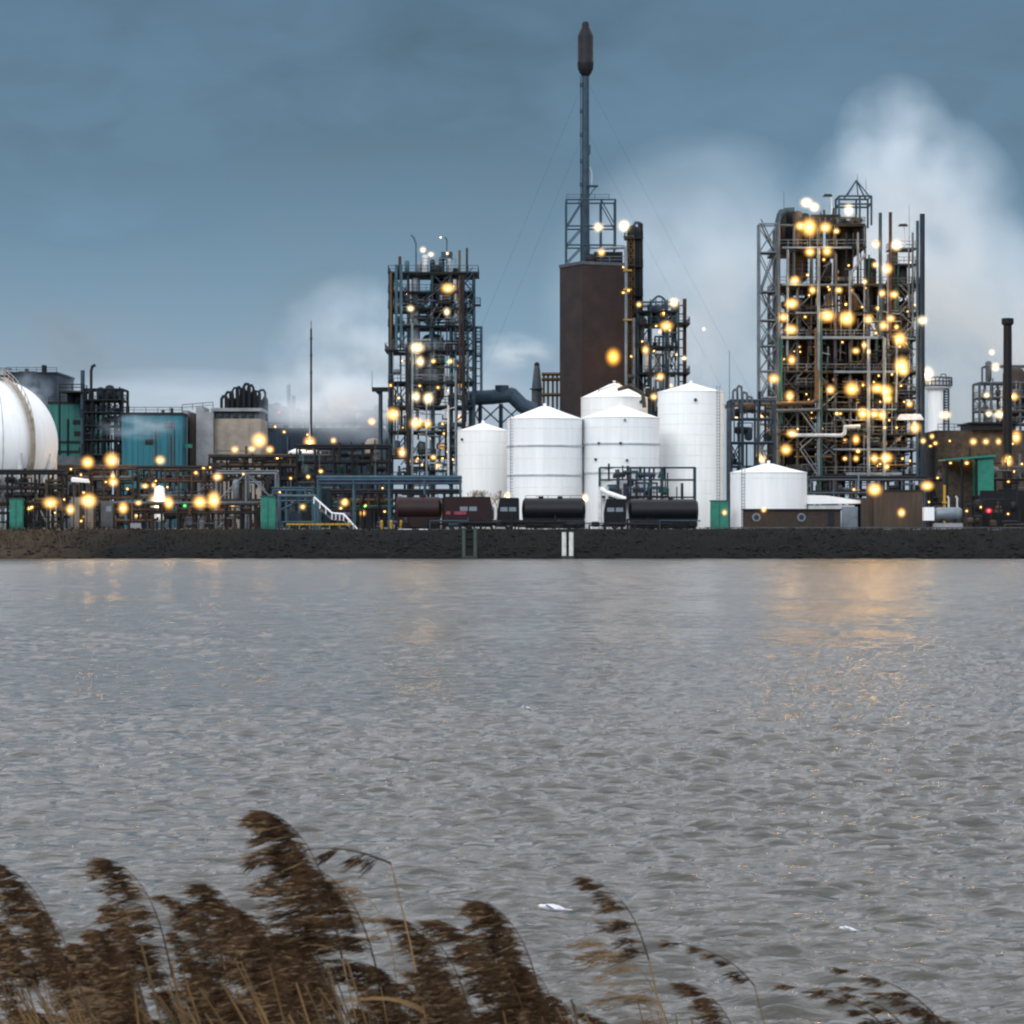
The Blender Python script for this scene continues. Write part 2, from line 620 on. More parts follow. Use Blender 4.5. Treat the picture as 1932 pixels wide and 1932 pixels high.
storage_tank('white cone-roofed tank, tallest of the tank row, standing at its right end', 1241, 1366, 741, 724, 470, 'cream',
             seams=(764, 783, 802, 822, 841, 861, 884, 908, 932), spots=((1308, 757, 3),), ladder=1352)
storage_tank('white cone-roofed tank half hidden behind the two front tanks', 1096, 1222, 752, 724, 486, 'cream',
             seams=(775,), spots=((1208, 760, 3.5),))
storage_tank('white tank with two grey rings, left one of the front pair', 957, 1099, 792, 767, 458, 'white',
             rings=(842, 897), seams=(810, 866, 920), ladder=966)
storage_tank('white tank with dark nozzles, standing behind the pipe platform', 1097.5, 1244, 790, 766, 459.5, 'white',
             rings=(838.5, 893), seams=(808, 866), spots=((1122, 868, 2.6), (1180, 870, 2.6), (1176, 795, 2), (1128, 838, 2.5), (1168, 838, 2.5)))
storage_tank('small cream tank at the foot of the slim lattice tower', 863, 960, 814, 799, 472, 'cream',
             seams=(835, 860, 885), spots=((872, 830, 2.6),))
storage_tank('low wide white tank behind the brown brick hut', 1378, 1522, 893, 875, 446, 'white',
             seams=(903,), rail=False, ladder=1398)

# little roof hand-rails, walkway between the front tanks
t = thing('roof_walkway', 'dark pipe and walkway over the roof of the half hidden white tank', 'walkway', (X(1190, 484), 480, Z(735, 484)))
b = MB()
b.path([(X(1166, 479), 479, Z(735, 480)), (X(1190, 478), 478, Z(729, 480)), (X(1213, 478), 478, Z(745, 480)), (X(1216, 478), 478, Z(770, 480))], .35)
b.build('pipe', 'brown', t)
b = MB()
b.rail([(X(1130, 480), 480.5, Z(742, 480)), (X(1170, 480), 480.5, Z(729, 480)), (X(1214, 480), 480.5, Z(742, 480))], 1.0, .08)
b.build('railing', 'dark', t)

# ------------------------------------------------------------------ sphere tank
def sphere_tank():
    d = 448
    cx, r = X(-16, d), M(124, d)
    cz = Z(838, d)
    t = thing('sphere_tank', 'huge white spherical gas tank with a curved brown stairway, on braced legs', 'gas tank', (cx, d, GZ))
    o = MB().ball((cx, d, cz), r, 72, 48).build('shell', 'white', t)
    sharp_smooth(o, 60)
    for a in (-58, 20):
        b = MB()
        n = 40
        for k in range(n):
            p = [(cx + (r + .02) * math.sin(R(a)) * math.cos(tt), d - (r + .02) * math.cos(R(a)) * math.cos(tt), cz + (r + .02) * math.sin(tt)) for tt in
                 (-1.4 + 2.8 * k / n, -1.4 + 2.8 * (k + 1) / n)]
            b.bar(p[0], p[1], .14)
        b.build('weld_seam', 'seam', t)
    # stairway: climbs along a meridian on the right side
    b, rl = MB(), MB()
    prev = None
    n = 46
    for k in range(n + 1):
        el = R(-28 + 112 * k / n)
        az = R(47 - 5 * k / n)
        e = Vector((math.sin(az) * math.cos(el), -math.cos(az) * math.cos(el), math.sin(el)))
        side = Vector((math.cos(az), math.sin(az), 0))
        p = Vector((cx, d, cz)) + e * (r + .55)
        a1, a2 = p - side * .38, p + side * .38
        if prev:
            for w_ in (0, 1):
                b.bar(prev[w_], (a1, a2)[w_], .15)
            b.add([prev[0], prev[1], a2, a1], [(0, 1, 2, 3), (3, 2, 1, 0)][:1])
            for w_ in (0, 1):
                rl.bar(prev[w_] + Vector((0, 0, 1.1)), (a1, a2)[w_] + Vector((0, 0, 1.1)), .09)
        if k % 3 == 0:
            for a in (a1, a2):
                rl.bar(a, a + Vector((0, 0, 1.1)), .08)
        prev = (a1, a2)
    st = b.build('stairway', 'stairbrown', t)
    rl.build('handrail', 'stairbrown', st)
    # crown platform
    b = MB()
    b.lathe([(3.2, cz + r + .2), (3.2, cz + r + .4)], cx, d, 24)
    pl = b.build('crown_platform', 'brown', t)
    b = MB()
    for k in range(18):
        a, c = 2 * math.pi * k / 18, 2 * math.pi * (k + 1) / 18
        p = Vector((cx + 3.1 * math.cos(a), d + 3.1 * math.sin(a), cz + r + .4))
        q = Vector((cx + 3.1 * math.cos(c), d + 3.1 * math.sin(c), cz + r + .4))
        b.bar(p, p + Vector((0, 0, 1.1)), .08)
        b.bar(p + Vector((0, 0, 1.1)), q + Vector((0, 0, 1.1)), .08)
    b.build('railing', 'grey', pl)
    # legs and rods
    n = 10
    pts = []
    for k in range(n):
        a = 2 * math.pi * (k + .5) / n
        pts.append((cx + r * .96 * math.cos(a), d + r * .96 * math.sin(a)))
    for k in range(n):
        x, y = pts[k]
        MB().tube((x, y, GZ), (x, y, cz - r * .15), .38, 12).build('leg', 'pale', t)
        x2, y2 = pts[(k + 1) % n]
        m_ = MB()
        m_.tube((x, y, GZ + .4), (x2, y2, cz - r * .42), .10, 6)
        m_.tube((x2, y2, GZ + .4), (x, y, cz - r * .42), .10, 6)
        m_.build('cross_rod', 'pale', t)


sphere_tank()


# ------------------------------------------------------------------ process towers
def frame(root, xs, ys, zs, m, w=.3, bw=.24, brace=(), bracew=.14, name='steel_frame', z0=GZ):
    b = MB()
    zt = zs[-1]
    for x in xs:
        for y in ys:
            b.bar((x, y, z0), (x, y, zt), w)
    for z in zs:
        for y in ys:
            b.bar((xs[0], y, z), (xs[-1], y, z), bw)
        for x in xs:
            b.bar((x, ys[0], z), (x, ys[-1], z), bw)
    lv = [z0] + list(zs)
    for (i, k, style) in brace:
        if i >= len(xs) - 1 or k >= len(lv) - 1:
            continue
        for y in (ys[0], ys[-1]):
            if style in 'x/':
                b.bar((xs[i], y, lv[k]), (xs[i + 1], y, lv[k + 1]), bracew)
            if style in 'x\\':
                b.bar((xs[i + 1], y, lv[k]), (xs[i], y, lv[k + 1]), bracew)
    return b.build(name, m, root)


def deck(root, x0, x1, y0, y1, z, m='dark', rm='grey', rail=True, th=.22, h=1.1, post=1.8):
    o = MB().box(x0, x1, y0, y1, z, z + th).build('deck', m, root)
    if rail:
        z2 = z + th
        e = .08
        MB().rail([(x0 + e, y0 + e, z2), (x1 - e, y0 + e, z2), (x1 - e, y1 - e, z2), (x0 + e, y1 - e, z2), (x0 + e, y0 + e, z2)], h, .07, post).build('railing', rm, o)
    return o


def vessel(root, x, y, z0, z1, r, m='grey', name='vessel', bands=0):
    h = min(r, (z1 - z0) * .3)
    prof = [(.05, z0), (r * .7, z0 + h * .18), (r, z0 + h * .6), (r, z1 - h * .6), (r * .7, z1 - h * .18), (.05, z1)]
    o = sharp_smooth(MB().lathe(prof, x, y, 20).build(name, m, root), 50)
    if bands:
        for k in range(bands):
            z = z0 + h + (z1 - z0 - 2 * h) * (k + .5) / bands
            MB().lathe([(r + .005, z - .1), (r + .09, z - .1), (r + .09, z + .1), (r + .005, z + .1)], x, y, 20).build('band', 'dark', o)
    return o


def drum(root, x0, x1, y, z, r, m='grey', name='drum'):
    h = r * .5
    prof = [(.05, x0), (r * .75, x0 + h * .25), (r, x0 + h), (r, x1 - h), (r * .75, x1 - h * .25), (.05, x1)]
    o = sharp_smooth(MB().lathe(prof, 0, y, 18, 'x', z).build(name, m, root), 50)
    b = MB()
    for x in (x0 + (x1 - x0) * .25, x0 + (x1 - x0) * .75):
        b = MB()
        b.box(x - .15, x + .15, y - r * .7, y + r * .7, z - r * 1.35, z - r * .6)
        b.build('saddle', 'dark', o)
    return o


def zigzag_stair(root, xa, xb, y, zs, m='galv', w=.9):
    for k in range(len(zs) - 1):
        a, c = (xa, xb) if k % 2 == 0 else (xb, xa)
        p, q = Vector((a, y, zs[k])), Vector((c, y, zs[k + 1]))
        b = MB()
        for yy in (y - w / 2, y + w / 2):
            b.bar((p.x, yy, p.z), (q.x, yy, q.z), .16)
            b.bar((p.x, yy, p.z + 1.0), (q.x, yy, q.z + 1.0), .07)
        n = max(3, int((q.z - p.z) / .3))
        for i in range(n + 1):
            r_ = p.lerp(q, i / n)
            b.box(r_.x - .13, r_.x + .13, y - w / 2, y + w / 2, r_.z - .02, r_.z + .03)
        b.build('stair_flight', m, root)


def ladder(root, x, y, z0, z1, m='grey'):
    b = MB()
    for s in (-.22, .22):
        b.bar((x + s, y, z0), (x + s, y, z1), .07)
    z = z0 + .3
    while z < z1:
        b.bar((x - .22, y, z), (x + .22, y, z), .05)
        z += .45
    return b.build('ladder', m, root)


def clutter(root, x0, x1, y0, y1, levels, rng, npipe=4, mats=('grey', 'dark', 'brown', 'galv'), dens=1.0, front=True):
    """what fills the storeys of a chemical unit: pipes with bends, exchangers, pumps, small vessels, trays"""
    for k in range(len(levels) - 1):
        za, zb = levels[k] + .25, levels[k + 1] - .1
        hgt = zb - za
        if hgt < .6:
            continue
        wd = x1 - x0
        n = max(1, int(wd / 2.6 * dens))
        for i in range(n):
            cx = x0 + wd * (i + rng.uniform(.2, .8)) / n
            y = rng.uniform(y0 + .6, y1 - .6) if not front else rng.uniform(y0 + .4, y0 + (y1 - y0) * .6)
            c = rng.random()
            m = rng.choice(mats)
            if c < .38:
                r = min(rng.uniform(.35, .85), wd * .2)
                vessel(root, cx, y, za + .1, za + hgt * rng.uniform(.55, .95), r, m)
            elif c < .68:
                ln = rng.uniform(1.4, 3.2)
                r = min(rng.uniform(.3, .65), hgt * .25)
                drum(root, max(x0, cx - ln / 2), min(x1, cx + ln / 2), y, za + r * 1.4 + rng.uniform(0, .3 * hgt), r, m)
            else:
                b = MB()
                s = rng.uniform(.5, 1.1)
                b.box(cx - s * .6, cx + s * .6, y - s * .5, y + s * .5, za, za + s * .5)
                b.tube((cx - s * .4, y, za + s * .8), (cx + s * .5, y, za + s * .8), s * .32, 10)
                b.tube((cx, y, za + s * .8), (cx, y, za + min(hgt, s * 2)), s * .14, 8)
                b.build('pump_set', m, root)
        for i in range(int(npipe * dens)):
            m = rng.choice(mats)
            r = rng.choice((.09, .12, .16, .22))
            y = rng.uniform(y0 - .2, y0 + .8) if rng.random() < .6 else rng.uniform(y0, y1)
            a = rng.uniform(x0, x1)
            if rng.random() < .55:
                bx = min(x1, max(x0, a + rng.uniform(-.35, .35) * wd))
                zz = za + hgt * rng.uniform(.2, .95)
                MB().path([(a, y, za - rng.uniform(0, hgt)), (a, y, zz), (bx, y, zz), (bx, y, zz + rng.uniform(-.4, .5) * hgt)], r, 7).build('pipe', m, root)
            else:
                MB().path([(a, y, za - .3), (a, y, zb + rng.uniform(0, .8) * hgt)], r, 7).build('pipe', m, root)


def whip(root, x, y, z0, z1, r=.06, m='dark', name='antenna'):
    return MB().tube((x, y, z0), (x, y, z1), r, 6, r * .6).build(name, m, root)


# ---- slim lattice tower, left of the tanks
def slim_tower():
    d = 492
    x0, x1 = X(735, d), X(893, d)
    y0, y1 = d, d + 11
    t = thing('process_tower', 'slim lattice process tower with open decks, left of the white tanks', 'process tower', ((x0 + x1) / 2, d + 5, GZ), 'process towers of the works')
    rng = random.Random(21)
    vs = [905, 862, 815, 768, 722, 662, 616, 582, 552, 516]
    zs = [Z(v, d) for v in vs]
    cols = [x0, X(770, d), X(815, d), X(850, d), x1]
    frame(t, cols, [y0, d + 5.5, y1], zs, 'darkblue', .32, .26, brace=[(0, 4, 'x'), (0, 6, 'x'), (3, 5, 'x'), (3, 7, 'x'), (3, 8, '/'), (1, 8, 'x'), (0, 2, '/'), (3, 2, 'x'), (2, 9, 'x'), (0, 9, '\\')])
    for k, z in enumerate(zs):
        xa, xb = x0, x1
        if vs[k] == 662:
            xa = X(729, d)
        if vs[k] == 516:
            xb = X(901, d)
        deck(t, xa - .3, xb + .2, y0 - .6, y1 + .2, z, 'dark', 'galv' if k in (4, 5) else 'darkblue', post=1.6)
    clutter(t, x0 + .4, x1 - .4, y0, y1, [GZ] + zs[:-1], rng, 7, ('dark', 'grey', 'darkblue', 'brown', 'galv', 'rust'), .95)
    clutter(t, X(785, d), X(880, d), y0 + 2, y1, zs[3:8], rng, 4, ('pale', 'galv', 'dark', 'grey'), .9)
    # pale reactor column running through the upper storeys
    vessel(t, X(783, d), y0 + 1.6, Z(765, d), Z(520, d), M(9, d), 'galv', 'column_vessel', 5)
    vessel(t, X(830, d), y0 + 4, Z(600, d), Z(520, d), M(20, d), 'dark', 'column_vessel', 3)
    vessel(t, X(815, d), y0 + 5, Z(760, d), Z(625, d), M(22, d), 'galv', 'column_vessel', 3)
    # riser pipes
    for (u, va, vb, r, m) in ((770, 900, 660, 4, 'dark'), (778, 900, 610, 2.5, 'galv'), (874, 900, 520, 3.5, 'dark'), (868, 720, 520, 2.5, 'rust'), (860, 905, 700, 2, 'galv'),
                              (738, 660, 515, 2, 'copper'), (757, 640, 500, 3, 'blue'), (748, 660, 500, 3, 'blue'), (805, 905, 745, 2, 'galv'), (846, 905, 765, 2, 'pale')):
        MB().tube((X(u, d), y0 - .7, Z(va, d)), (X(u, d), y0 - .7, Z(vb, d)), M(r, d), 8).build('riser_pipe', m, t)
    # outrigger pipe loop on the right flank
    MB().path([(X(880, d), y0 + 1, Z(617, d)), (X(908, d), y0 + 1, Z(617, d)), (X(908, d), y0 + 1, Z(740, d))], M(2.6, d), 10).build('pipe_loop', 'darkblue', t)
    b = MB()
    for v in range(625, 745, 14):
        b.bar((X(893, d), y0 + 1, Z(v, d)), (X(908, d), y0 + 1, Z(v, d)), .13)
    b.bar((X(898, d), y0 + 1, Z(617, d)), (X(898, d), y0 + 1, Z(740, d)), .2)
    b.build('pipe_bracket', 'darkblue', t)
    for v in (576, 645, 672):
        deck(t, x1, x1 + M(14, d), y0, y0 + 3, Z(v, d), 'dark', 'darkblue')
    mm = ('dark', 'darkblue', 'grey', 'galv', 'blue', 'rust', 'pale', 'purple')
    for k in range(46):
        u = rng.uniform(738, 890)
        va = rng.uniform(560, 930)
        vb = max(528, va - rng.choice((30, 45, 70, 110, 160)))
        MB().tube((X(u, d), y0 + rng.uniform(-.7, 3), Z(va, d)), (X(u, d), y0 + rng.uniform(-.7, 0), Z(vb, d)), M(rng.choice((.8, 1, 1.3, 1.8)), d), 7).build('slim_pipe', rng.choice(mm), t)
    for k in range(34):
        u = rng.uniform(738, 860)
        v = rng.uniform(535, 930)
        MB().tube((X(u, d), y0 - rng.uniform(.4, .8), Z(v, d)), (X(min(892, u + rng.choice((14, 24, 40))), d), y0 - rng.uniform(.4, .8), Z(v + rng.choice((0, 0, 5, -6)), d)), M(rng.choice((.9, 1.2, 1.7)), d), 7).build('cross_pipe', rng.choice(mm), t)
    for k in range(20):
        u = rng.uniform(737, 860)
        deck(t, X(u, d), X(min(893, u + rng.uniform(14, 36)), d), y0 - .8, y0 + 4, Z(rng.uniform(540, 930), d), 'dark', rng.choice(('grey', 'darkblue', 'galv')), post=1.4)
    for k in range(18):
        u = rng.uniform(740, 870)
        v = rng.uniform(560, 930)
        MB().bar((X(u, d), y0 - .4, Z(v, d)), (X(u + rng.choice((18, 26)), d), y0 - .4, Z(v - rng.uniform(16, 34), d)), .14).build('diagonal_brace', rng.choice(('darkblue', 'galv', 'grey')), t)
    zigzag_stair(t, X(878, d), X(892, d), y0 - .4, [Z(v, d) for v in (660, 645, 630, 616, 600, 582, 567, 552, 534, 516)], 'darkblue')
    # the crowded top deck
    zt = zs[-1]
    for (u, v, r, m) in ((754, 482, 3, 'rust'), (766, 486, 4.5, 'blue'), (752, 498, 5, 'dark'), (801, 478, 6, 'pale'), (815, 486, 5, 'dark'), (832, 480, 6, 'darkblue'), (846, 486, 5, 'pale'), (858, 500, 5, 'dark'), (790, 492, 5, 'galv'), (822, 496, 8, 'dark')):
        vessel(t, X(u, d), y0 + rng.uniform(.5, 5), zt, Z(v, d), M(r, d), m, 'top_vessel')
    MB().tube((X(867, d), y0, zt), (X(867, d), y0, Z(472, d)), .22, 8).build('vent_pipe', 'copper', t)
    MB().tube((X(881, d), y0, zt), (X(881, d), y0, Z(468, d)), .2, 8).build('vent_pipe', 'rust', t)
    MB().path([(X(785, d), y0, zt), (X(785, d), y0, Z(460, d)), (X(781, d), y0, Z(449, d)), (X(776, d), y0, Z(443, d))], .16, 8).build('gooseneck_vent', 'blue', t)
    MB().path([(X(843, d), y0, zt), (X(843, d), y0, Z(452, d)), (X(839, d), y0, Z(447, d))], .14, 8).build('gooseneck_vent', 'blue', t)
    MB().rail([(X(795, d), y0 - .2, Z(500, d)), (X(860, d), y0 - .2, Z(500, d))], 1.1, .08).build('railing', 'galv', t)
    MB().box(X(832, d), X(853, d), y0 + 1, y0 + 4, Z(486, d), Z(474, d)).build('motor_box', 'darkblue', t)
    # pipe bridge and exhaust trunk off to the right
    lamps('the slim lattice tower', d - 1.4, [
        (845, 543.6, 'n'), (774.6, 582, 'm', 'white'), (843, 588.5, 'm', 'white'), (787, 656, 'n', 'white'), (793, 682, 'n', 'white'), (817.6, 681.4, 's'),
        (850, 681.4, 's'), (785.4, 748, 'n', 'white'), (808, 751.6, 'n', 'white'), (798, 471.4, 'm', 'white'), (813, 480, 's', 'white'), (831.3, 448, 't', 'white'), (844, 478, 't', 'white'),
        (741, 782, 'n'), (701.6, 795.4, 'm'), (786, 798, 'n'), (807, 799.4, 'n'), (758.4, 853.4, 'n'), (817.7, 862.7, 's'), (834.8, 799.4, 't'), (837.5, 818, 't'), (737, 727, 't'), (751.8, 751, 't'),
        (792, 728, 't'), (846, 683, 't', 'green')])


slim_tower()


# ---- dark exhaust trunking between the slim tower and the brick tower
t = thing('exhaust_duct', 'fat dark blue duct on trestles beside the slim lattice tower', 'duct', (X(935, 505), 505, GZ))
d = 505
MB().path([(X(880, d), d, Z(752, d)), (X(930, d), d, Z(749, d)), (X(965, d), d, Z(745, d)), (X(985, d), d, Z(765, d)), (X(1010, d), d, Z(775, d))], M(14, d), 14).build('duct', 'darkblue', t)
MB().tube((X(947, d), d, Z(750, d)), (X(947, d), d, Z(727, d)), M(13, d), 14).build('cap', 'darkblue', t)
for u in (888, 906, 945, 985, 1010):
    MB().bar((X(u, d), d, GZ), (X(u, d), d, Z(762, d)), .5).build('trestle', 'darkblue', t)
b = MB()
for a, c in ((888, 906), (906, 945), (945, 985)):
    b.bar((X(a, d), d - .2, Z(800, d)), (X(c, d), d - .2, Z(764, d)), .18)
    b.bar((X(c, d), d - .2, Z(800, d)), (X(a, d), d - .2, Z(764, d)), .18)
b.build('brace', 'darkblue', t)

d = 530
t = thing('small_stack', 'short pale stack with a black ball top beside the brick tower', 'stack', (X(1013, d), d, GZ))
sharp_smooth(MB().lathe([(M(11, d), GZ), (M(10, d), Z(735, d)), (M(7, d), Z(705, d)), (M(5, d), Z(690, d))], X(1013, d), d, 20).build('shaft', 'grey', t))
MB().ball((X(1013, d), d, Z(688, d)), M(5.2, d), 14, 10).build('cap', 'black', t)
b = MB()
b.lathe([(M(14, d), Z(735, d)), (M(14, d), Z(733, d))], X(1013, d), d, 20)
b.build('platform', 'darkblue', t)

d = 524
t = thing('pipe_manifold', 'ochre upright pipes in a frame against the brick tower', 'manifold', (X(1040, d), d, GZ))
for u in (1026, 1034, 1043, 1051):
    MB().tube((X(u, d), d, GZ), (X(u, d), d, Z(706, d)), M(2.4, d), 8).build('riser_pipe', 'copper', t)
for v in (706, 716, 745):
    MB().bar((X(1022, d), d - .3, Z(v, d)), (X(1060, d), d - .3, Z(v, d)), .45).build('header', 'copper', t)


# ---- brick tower, roof frame, stack
def brick_tower():
    d = 512
    px = d / F
    a = 8.7
    th = R(26)
    cx = X(1119, d)
    cy = d + 5
    zt = Z(499, d)
    t = thing('brick_tower', 'tall windowless dark brown brick tower behind the white tanks', 'tower', (cx, cy, GZ))
    MB().box(cx - a / 2, cx + a / 2, cy - a / 2, cy + a / 2, GZ, zt, th).build('wall', 'brick', t)
    MB().box(cx - a / 2 - .12, cx + a / 2 + .12, cy - a / 2 - .12, cy + a / 2 + .12, zt, zt + .55, th).build('coping', 'grey', t)
    # roof plant room
    MB().box(X(1122, d), X(1176, d), cy - 2, cy + 2, zt + .55, Z(472, d)).build('plant_room', 'dark', t)
    b = MB()
    b.rail([(X(1122, d), cy - 2.3, zt + .55), (X(1180, d), cy - 2.3, zt + .55)], 1.1, .1)
    b.rail([(X(1114, d), cy - 2.3, Z(472, d)), (X(1180, d), cy - 2.3, Z(472, d))], 1.1, .1)
    b.build('railing', 'galv', t)
    MB().path([(X(1135, d), cy - 3.2, Z(467, d)), (X(1180, d), cy - 5.2, Z(467, d)), (X(1181, d), cy - 5.4, Z(500, d)), (X(1181, d), cy - 5.4, Z(735, d))], .28, 10).build('downpipe', 'galv', t)
    ladder(t, X(1189, d), cy - 4.9, Z(720, d), Z(510, d), 'copper')
    for v in (512, 548, 605):
        MB().box(X(1176, d), X(1192, d), cy - 5.9, cy - 4.3, Z(v, d), Z(v, d) + .25).build('bracket', 'yellow', t)
    MB().ball((X(1116, d), cy - 2, Z(487, d)), 1.1, 12, 8).build('vent', 'dark', t)

    # open frame standing on the roof
    f = thing('roof_frame', 'open braced steel frame standing on the brick tower roof round the stack', 'steel frame', (X(1115, d), cy, zt + .55))
    x0, x1 = X(1069, d), X(1162, d)
    b = MB()
    zl = [zt + .55, Z(460, d), Z(424, d), Z(374, d)]
    for x in (x0, X(1100, d), X(1135, d), x1):
        for y in (cy - 3, cy + 3):
            lo = zl[0] if x < X(1140, d) else Z(470, d)
            b.bar((x, y, lo), (x, y, zl[-1]), .22)
    for z in zl[1:]:
        for y in (cy - 3, cy + 3):
            b.bar((x0, y, z), (x1, y, z), .2)
        for x in (x0, x1):
            b.bar((x, cy - 3, z), (x, cy + 3, z), .2)
    xm, xn = X(1100, d), X(1135, d)
    for k in range(3):
        for y in (cy - 3, cy + 3):
            b.bar((x0, y, zl[k]), (xm, y, zl[k + 1]), .14)
    for y in (cy - 3, cy + 3):
        b.bar((x1, y, zl[2]), (xn, y, zl[3]), .14)
    b.build('steel_frame', 'darkblue', f)
    MB().rail([(x0, cy - 3, zl[-1]), (X(1150, d), cy - 3, zl[-1])], .9, .06).build('railing', 'darkblue', f)

    # the stack
    sxp = X(1106, d)
    s = thing('flare_stack', 'very tall thin dark stack with a fat silencer head, held by guy wires', 'stack', (sxp, cy, zt + .55))
    sharp_smooth(MB().lathe([(M(8.5, d), zt + .55), (M(7.4, d), Z(360, d)), (M(6.6, d), Z(130, d))], sxp, cy, 18).build('shaft', 'darkblue', s))
    sharp_smooth(MB().lathe([(M(6.6, d), Z(136, d)), (M(11, d), Z(130, d)), (M(14.6, d), Z(122, d)), (M(15.6, d), Z(112, d)), (M(15.6, d), Z(108, d)), (M(14.8, d), Z(107, d)), (M(14.8, d), Z(60, d)), (M(13.5, d), Z(56, d)), (M(9, d), Z(45, d)), (M(7, d), Z(42, d)), (M(7, d), Z(36, d)), (M(4.5, d), Z(32, d))], sxp, cy, 24).build('silencer_head', 'dark', s), 40)
    b = MB()
    xx = sxp - M(9.2, d)
    b.bar((xx, cy - .3, zt + .55), (xx, cy - .3, Z(135, d)), .1)
    b.bar((xx, cy + .3, zt + .55), (xx, cy + .3, Z(135, d)), .1)
    z = zt + 1
    while z < Z(135, d):
        b.bar((xx, cy - .3, z), (xx, cy + .3, z), .06)
        z += .6
    b.build('ladder', 'darkblue', s)
    for v in (155, 205, 250, 300, 345):
        MB().box(sxp - M(11, d), sxp - M(6, d), cy - .5, cy + .5, Z(v, d), Z(v, d) + .6).build('ladder_bracket', 'darkblue', s)
    for v in (275,):
        MB().box(sxp + M(5, d), sxp + M(9.5, d), cy - .5, cy + .5, Z(v, d) - .8, Z(v, d) + .8).build('junction_box', 'darkblue', s)
    MB().box(sxp + M(3, d), sxp + M(24, d), cy - 1, cy + 1, Z(346, d), Z(344, d)).build('bracket_platform', 'darkblue', s)
    MB().path([(sxp + M(12, d), cy, Z(345, d)), (sxp + M(12, d), cy, Z(318, d)), (sxp + M(8, d), cy, Z(308, d))], .09, 6).build('lightning_rod', 'pale', s)
    b = MB()
    b.bar((sxp + M(20, d), cy, Z(346, d)), (sxp + M(6, d), cy, Z(365, d)), .12)
    b.bar((sxp - M(14, d), cy, Z(378, d)), (sxp - M(4, d), cy, Z(352, d)), .12)
    b.build('strut', 'darkblue', s)
    top = (sxp, cy, Z(138, d))
    for (u, dy) in ((735, 30), (790, -6), (1590, 30), (1500, -6)):
        e = Vector((X(u, d), cy + dy, GZ))
        MB().tube(top if dy > 0 else (sxp, cy, Z(235, d)), e, .012, 5).build('guy_wire', 'dark', s)

    # dark column right behind
    c = thing('distillation_column', 'tall narrow dark column with a hooped top beside the brick tower', 'column', (X(1198, d), d + 12, GZ))
    dd = d + 12
    sharp_smooth(MB().lathe([(M(11, dd), GZ), (M(11, dd), Z(432, dd)), (M(8, dd), Z(428, dd)), (M(3, dd), Z(425, dd))], X(1194, dd), dd, 20).build('shell', 'dark', c))
    sharp_smooth(MB().lathe([(M(5, dd), GZ), (M(5, dd), Z(422, dd))], X(1208, dd), dd - .5, 14).build('riser_pipe', 'black', c))
    MB().path([(X(1194, dd), dd, Z(428, dd)), (X(1199, dd), dd, Z(420, dd)), (X(1208, dd), dd - .5, Z(421, dd))], .25, 8).build('overhead_pipe', 'darkblue', c)
    for v in (452, 505, 560):
        deck(c, X(1178, dd), X(1213, dd), dd - 2, dd + 2, Z(v, dd), 'dark', 'dark')
    b = MB()
    for k in range(16):
        z0_, z1_ = Z(735 - 18 * k, dd), Z(717 - 18 * k, dd)
        a_, b__ = X(1183, dd), X(1196, dd)
        b.bar((a_, dd - 1.6, z0_), (b__, dd - 1.6, z1_), .12)
        b.bar((b__, dd - 1.6, z0_), (a_, dd - 1.6, z1_), .12)
        b.bar((a_, dd - 1.6, z1_), (b__, dd - 1.6, z1_), .14)
    for u in (1183, 1196):
        b.bar((X(u, dd), dd - 1.6, GZ), (X(u, dd), dd - 1.6, Z(450, dd)), .2)
    b.build('lattice_cage', 'copper', c)
    ladder(c, X(1204, dd), dd - 1.3, GZ, Z(430, dd), 'darkblue')
    MB().box(X(1176, dd), X(1190, dd), dd - 2, dd, Z(450, dd), Z(447, dd)).build('lamp_bracket', 'dark', c)


brick_tower()
lamps('the brick tower', 506, [(1129, 428.6, 'n', 'white'), (1177.5, 426.4, 'b', 'white', 520), (1134.8, 476, 'm'), (1157, 673.4, 'b', 'orange', 509), (1176, 504, 't'), (1191, 672.3, 't'), (1176, 552, 't'), (1186, 548, 't')])


